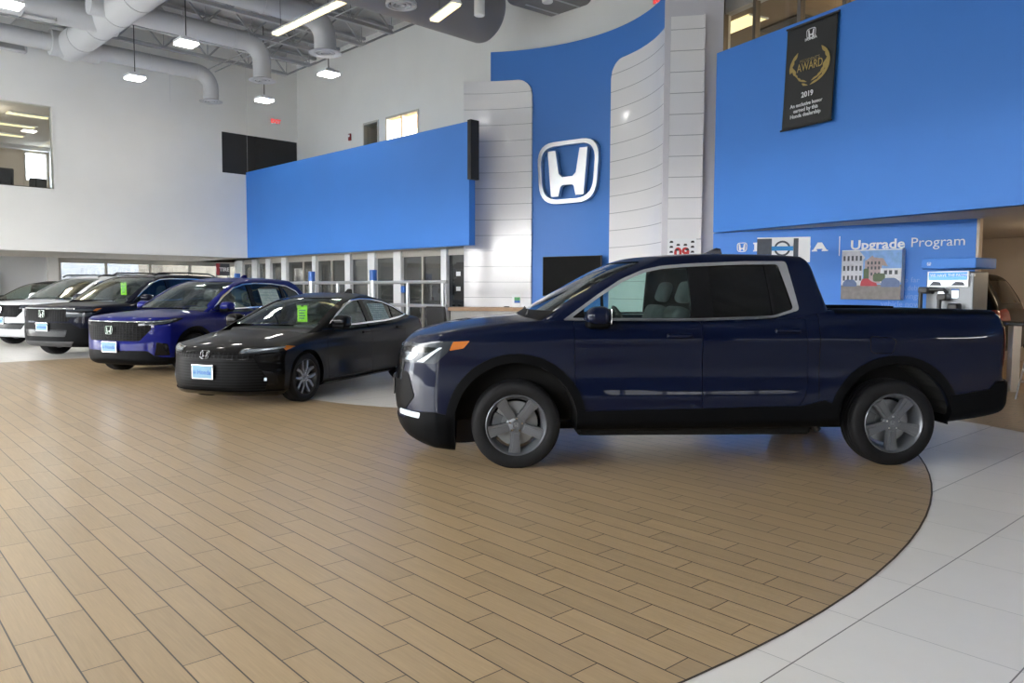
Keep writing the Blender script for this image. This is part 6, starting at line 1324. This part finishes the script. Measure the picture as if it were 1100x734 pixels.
# linear yellow lights
def linear(A, B, label, w=.10):
    d = (B-A); L_ = d.length; d.normalize(); s_ = Vector((-d.y, d.x, 0)); r_ = empty('linear_lamp', A, 0, label, 'lamp'); f = Frame(A, d, s_, (0, 0, 1))
    mb = MB(); mb.prism([(-w, .05), (w, .05), (w*.5, .13), (-w*.5, .13)], 0, L_, Frame(A, s_, d, (0, 0, 1))); T(mb.build('reflector', 'white_metal'), r_)
    k = max(1, round(L_/1.25))
    for i in range(k): mb = MB(); mb.bbox(L_*i/k+.02, L_*(i+1)/k-.02, -w*.85, w*.85, 0, .055, .02, f); T(mb.build('tube', 'tube', None, 35), r_)
    for x in (.3, L_-.3): mb = MB(); mb.tube([f(x, 0, .1), f(x, 0, ZD-A.z-.1)], .006, 5); T(mb.build('cable', 'black'), r_)
zt2 = 7.7; A_ = pz(295, 38.5, zt2); linear(A_, A_+dbv*(5.0), 'long yellow tube lamp running up to the top of the picture')
A_ = pz(466, 24, 7.3); B_ = pz(491, 5.5, 7.3); linear(A_, B_, 'short yellow tube lamp below the large dark duct', .12)
# spot lamps
def spot(px, py, z, label, tilt=0):
    P = pz(px, py, z); r_ = empty('spot_lamp', P, 0, label, 'lamp', 'ceiling spot lamps'); f = Frame((0, 0, 0), (1, 0, 0), (0, math.sin(tilt), math.cos(tilt)), (0, -math.cos(tilt), math.sin(tilt)))
    mb = MB(); mb.lathe([(.105, 0), (.115, .01), (.115, .50), (0, .50)], f, 24); link('can', mb.mesh('c', 40), 'white_wall', r_)
    mb = MB(); mb.lathe([(0, .04), (.10, .03)], f, 20); link('bulb', mb.mesh('b', 40), 'chrome', r_)
    mb = MB(); mb.tube([(0, 0, .45), (0, 0, ZD-z)], .012, 6); link('stem', mb.mesh('s', 40), 'black', r_)
spot(440, 7, 7.7, 'white cylinder spot lamp beside the round diffuser'); spot(515, 17, 7.4, 'white cylinder spot lamp in front of the large dark duct end'); spot(588, 3, 7.6, 'white cylinder spot lamp above the curved blue wall')
# exit signs and fire alarm
def exit_sign(W, px, py, wpx, label, text=True):
    s, z = W.sz(px, py); s1, _ = W.sz(px+wpx, py); w_ = s1-s; h_ = w_*.62; r_ = empty('exit_sign', W.pt(s, z-h_/2, .02), 0, label, 'exit sign', 'red exit signs'); f = W.frame(s, z)
    mb = MB(); mb.bbox(-w_/2, w_/2, -.05, 0, -h_/2, h_/2, .012, f); T(mb.build('box', 'white_metal', None, 35), r_)
    me = text_mesh('EXIT', h_*.95, .002, offset=.012); place_mesh(me, Frame(f(0, -.053, -.01), f.ex, f.ey, f.ez)); T(link('letters', me, 'red_light'), r_)
exit_sign(LW, 295.5, 130.5, 8.5, 'red exit sign on the white left wall above the dark opening')
exit_sign(UB, 708, 1.0, 8, 'red exit sign at the top of the wall above the curved blue wall')
s, z = UB.sz(376.5, 147.5); fa2 = empty('fire_alarm', UB.pt(s, z-.1, .03), 0, 'small dark red fire alarm on the white back wall', 'alarm'); f = UB.frame(s, z)
mat('dark_red', (.22, .015, .02), .4); mb = MB(); mb.bbox(-.07, .07, -.06, 0, -.12, .12, .015, f); T(mb.build('body', 'dark_red', None, 35), fa2); mb = MB(); mb.bbox(-.04, .04, -.075, -.06, .0, .08, .006, f); T(mb.build('strobe', 'white_paper', None, 35), fa2)
# thin hanging wires in front of the walls
for px, y1, zz, lb in ((48, 107, 24.6, 'thin pale hanging wire in front of the office window'), (183, 110, 25.5, 'thin pale hanging wire left of the dark opening'), (266, 190, 25.5, 'thin pale hanging wire crossing the dark opening')):
    P = pY(px, y1, zz); r_ = MB(); r_.tube([P, (P.x, P.y, ZD-.1)], .0035, 5); tag(r_.build('hanging_wire', 'duct_paint', None, 40), lb, 'wire', 'thin hanging wires')

# ================================================================== rooms seen through the upper windows
fr = LW.frame(0, 0); zf = 4.05; zc2 = zt+.12 if False else LW.sz(55, 114.5)[1]+.10
wA = s_w0-3; wB = s_w1+2.2; dep = 9.0
struct('floor_office', MB().box(wA, wB, .25, dep, zf-.1, zf, fr), 'grey_wall'); struct('ceiling_upstairs', MB().box(wA, wB, .25, dep, zc2, zc2+.1, fr), 'soffit')
def lwr(px, py, dist):                            # place in the room at depth behind the wall
    s, z = LW.sz(px, py, -dist); return s, z
swl, zwl = lwr(27, 163, dep); swr, zwr = lwr(49.5, 195, dep)
struct('wall_upstairs', wall_holes(LW.shifted(-dep), wA, wB, zf, zc2, .1, [(swl, swr, zwr, zwl)]), 'beige_wall')
struct('wall_upstairs_side', MB().box(wB-.1, wB, .25, dep, zf, zc2, fr).box(wA, wA+.1, .25, dep, zf, zc2, fr), 'grey_wall')
struct('trim_9', MB().box(wA, wB, dep-.35, dep, zwl+.05, zc2, fr), 'grey_wall')
mb = MB(); f9 = LW.frame(0, 0, -dep); mb.box(swl-.05, swl, -.05, .05, zwr, zwl, f9); mb.box(swr, swr+.06, -.05, .05, zwr, zwl, f9); mb.box(swl, swr, -.05, .05, zwl-.05, zwl, f9); struct('window_11', mb, 'mullion')
for k, (p0, p1) in enumerate((((9, 121), (53, 126.5)), ((-10, 131), (38, 137)), ((-10, 142.5), (23, 148)))):
    A_ = pz(*p0, zc2-.03); s0 = (A_-LW.P).dot(LW.d); o0 = (A_-LW.P).dot(-LW.n); B_ = pz(*p1, zc2-.03); s1 = (B_-LW.P).dot(LW.d)
    r_ = empty('office_ceiling_lamp', A_, 0, ('yellow ceiling lamp nearest the upstairs window glass', 'second yellow ceiling lamp from the upstairs window glass', 'farthest yellow ceiling lamp in the upstairs room')[k], 'lamp', 'yellow ceiling lamps upstairs')
    mb = MB(); mb.box(s0, s1, o0-.18, o0+.18, zc2-.03, zc2, fr); T(mb.build('diffuser', 'office_tube'), r_); mb = MB()
    mb.box(s0-.04, s1+.04, o0-.22, o0-.18, zc2-.05, zc2, fr); mb.box(s0-.04, s1+.04, o0+.18, o0+.22, zc2-.05, zc2, fr); T(mb.build('lamp_frame', 'white_metal'), r_)
q = [Vector((0, 0, 0))]*2
def in_room(px, py, dist): s, z = lwr(px, py, dist); p = LW.pt(s, zf, -dist); return p
p = in_room(38, 190, 3.0); office_chair(p.x, p.y, math.atan2(dl[1], dl[0])+math.pi, 'low black office chair upstairs in front of the bright window', .55, zf)
p = in_room(2, 180, 2.6); office_chair(p.x, p.y, math.atan2(dl[1], dl[0])+math.pi, 'high backed black office chair upstairs at the left picture edge', .74, zf)
p = in_room(24, 185, 2.2); tb2 = empty('office_table', p, math.atan2(dl[1], dl[0]), 'long dark table upstairs between the two office chairs', 'table')
mb = MB(); mb.bbox(-2.2, 2.0, -.1, .5, .70, .74, .01); link('tabletop', mb.mesh('t', 35), 'black', tb2)
for x in (-2, .0, 1.8): mb = MB(); mb.tube([(x, .2, 0), (x, .2, .7)], .03, 8); link('leg', mb.mesh('l', 40), 'black', tb2)
# ceiling panels in the back offices and the brown room, then added point lights
def panel_lamp(W, px, py, z, a, b, label, m='office_tube'):
    P = pz(px, py, z); r_ = empty('ceiling_panel_lamp', P, 0, label, 'lamp', 'ceiling panels in the upper rooms'); f = Frame(P, W.d, -W.n, (0, 0, 1))
    mb = MB(); mb.box(-a/2, a/2, -b/2, b/2, -.02, .0, f); T(mb.build('diffuser', m), r_); mb = MB()
    for x in (-a/2-.03, a/2): mb.box(x, x+.03, -b/2, b/2, -.03, .0, f)
    T(mb.build('lamp_frame', 'white_metal'), r_)
zo = UB.sz(407, 128.5)[1]+.35
panel_lamp(UB, 432, 122, zo, 2.0, .5, 'warm ceiling panel behind the small upper back windows')
panel_lamp(UR, 793, 26, z7+.12, 1.2, .55, 'yellow ceiling panel behind the glazing above the right blue wall')
P = pz(847, 26, z7+.1); r_ = empty('ceiling_vent', P, 0, 'dark square ceiling vent in the brown upper room', 'vent'); f = Frame(P, UR.d, -UR.n, (0, 0, 1)); mb = MB(); mb.box(-.6, .6, -.3, .3, -.03, .01, f); T(mb.build('vent_grille', 'dark_wall'), r_)
def fill_light(P, w, col=(1, .78, .50), r=.3):  # unseen point lights added to brighten the rooms and the alcove
    l = bpy.data.lights.new('fill_light', 'POINT'); l.energy = w; l.color = col; l.shadow_soft_size = r; o = bpy.data.objects.new('fill_light', l); C.objects.link(o); o.location = P
P = UB.pt((sCc+sD)/2, zo-.5, -1.6); fill_light(P, 65)
P = UB.pt((sA+sB)/2-.6, zo-.5, -1.6); fill_light(P, 260)
for a_ in (1.2, 4.5, 9): fill_light(UR.pt(a_, z7-.4, -2.2), 30)
for o_ in (2.0, 5.5): fill_light(LW.pt(s_w1-1.5, zc2-.5, -o_), 20, (1, .85, .65))
for x in (300, 360, 420, 470): s, _ = GW.sz(x, 290); fill_light(GW.pt(s, 2.2, -2.2), 18, (1, .9, .75))
fill_light(DW.pt(6.5, 2.2, -2.0), 14, (1, .8, .55)); fill_light(DW.pt(9, 2.2, -2.5), 14, (1, .8, .55))
# poster in the far left storefront, blue kiosk at the left edge
s0, z0 = WL2.sz(232.5, 296, .5); s1, z1 = WL2.sz(246.5, 283.5, .5); ps = empty('service_poster', WL2.pt((s0+s1)/2, z0, .5), 0, 'dark poster with white TIRE lettering below the white left wall', 'poster'); f = WL2.frame(s0, z0, .5)
mb = MB(); mb.box(0, s1-s0, 0, .03, 0, z1-z0, f); mb.box(.0, .04, 0, .05, -1.7, 0, f); T(mb.build('board', 'dark_print'), ps); mb = MB(); mb.prism([(0, .05), (.13, 0), (.16, z1-z0), (0, z1-z0)], -.004, 0, f); T(mb.build('red_band', 'red_car_print'), ps)
me = text_mesh('TIRE', .22, .002, 'CENTER', .01); T(link('lettering', place_mesh(me, Frame(f((s1-s0)*.6, -.006, (z1-z0)*.5), f.ex, f.ey, f.ez)), 'white_paper'), ps)
p0 = pY(-3, 310, 27.5); ks = empty('kiosk_sign', (p0.x, p0.y, 0), ab, 'white standing sign with blue band at the left picture edge', 'sign')
zk = pY(0, 293, 27.5).z; mb = MB(); mb.box(-.5, .17, 0, .06, .0, zk); link('board', mb.mesh('b'), 'white_paper', ks); mb = MB(); mb.box(-.5, .17, -.004, 0, zk-.42, zk-.2); link('blue_band', mb.mesh('b'), 'badge_blue', ks)
p0 = pY(8.5, 305, 28.5); kb = empty('blue_frame', (p0.x, p0.y, 0), ab, 'blue u shaped metal frame by the grey wall at the left edge', 'frame'); zk = pY(8, 297, 28.5).z
mb = MB(); mb.box(-.32, -.14, -.05, .05, 0, zk-.12); link('upright', mb.mesh('b'), 'badge_blue', kb); mb = MB(); mb.box(.02, .15, -.05, .05, zk-.35, zk-.1); link('upright', mb.mesh('b'), 'badge_blue', kb); mb = MB(); mb.box(-.32, .15, -.05, .05, zk-.42, zk-.26); link('crossbar', mb.mesh('b'), 'badge_blue', kb)
mat('stucco', (.42, .36, .28), .9); mat('stucco2', (.50, .50, .50), .9)
# pale buildings outside the far left storefront
for k, (t, w_, h_) in enumerate(((-16, 15, 11), (1, 14, 10), (18, 16, 12))):
    c = WL2.pt(sa+4+t*1.05, 0, -24-3*k); b_ = empty('distant_building', c, math.atan2(dl[1], dl[0]), ('pale building outside beyond the left storefront glass', 'low cream building outside beyond the storefront middle', 'tall pale building outside near the right end of storefront')[k], 'building')
    mb = MB(); mb.box(-w_/2, w_/2, 0, 6, -.12, h_); link('facade', mb.mesh('b'), ('stucco', 'stucco2', 'stucco')[k], b_); mb = MB(); mb.box(-w_/2-.2, w_/2+.2, -.2, 6.2, h_, h_+.3); link('parapet', mb.mesh('p'), 'grey_wall', b_)
    for i in range(int(w_/1.8)):
        for j in range(int(h_/2.6)): mb = MB(); x = -w_/2+.5+i*1.8; mb.box(x, x+1, -.03, .02, .9+j*2.6, 2.3+j*2.6); link('window', mb.mesh('w'), 'office_glass', b_)
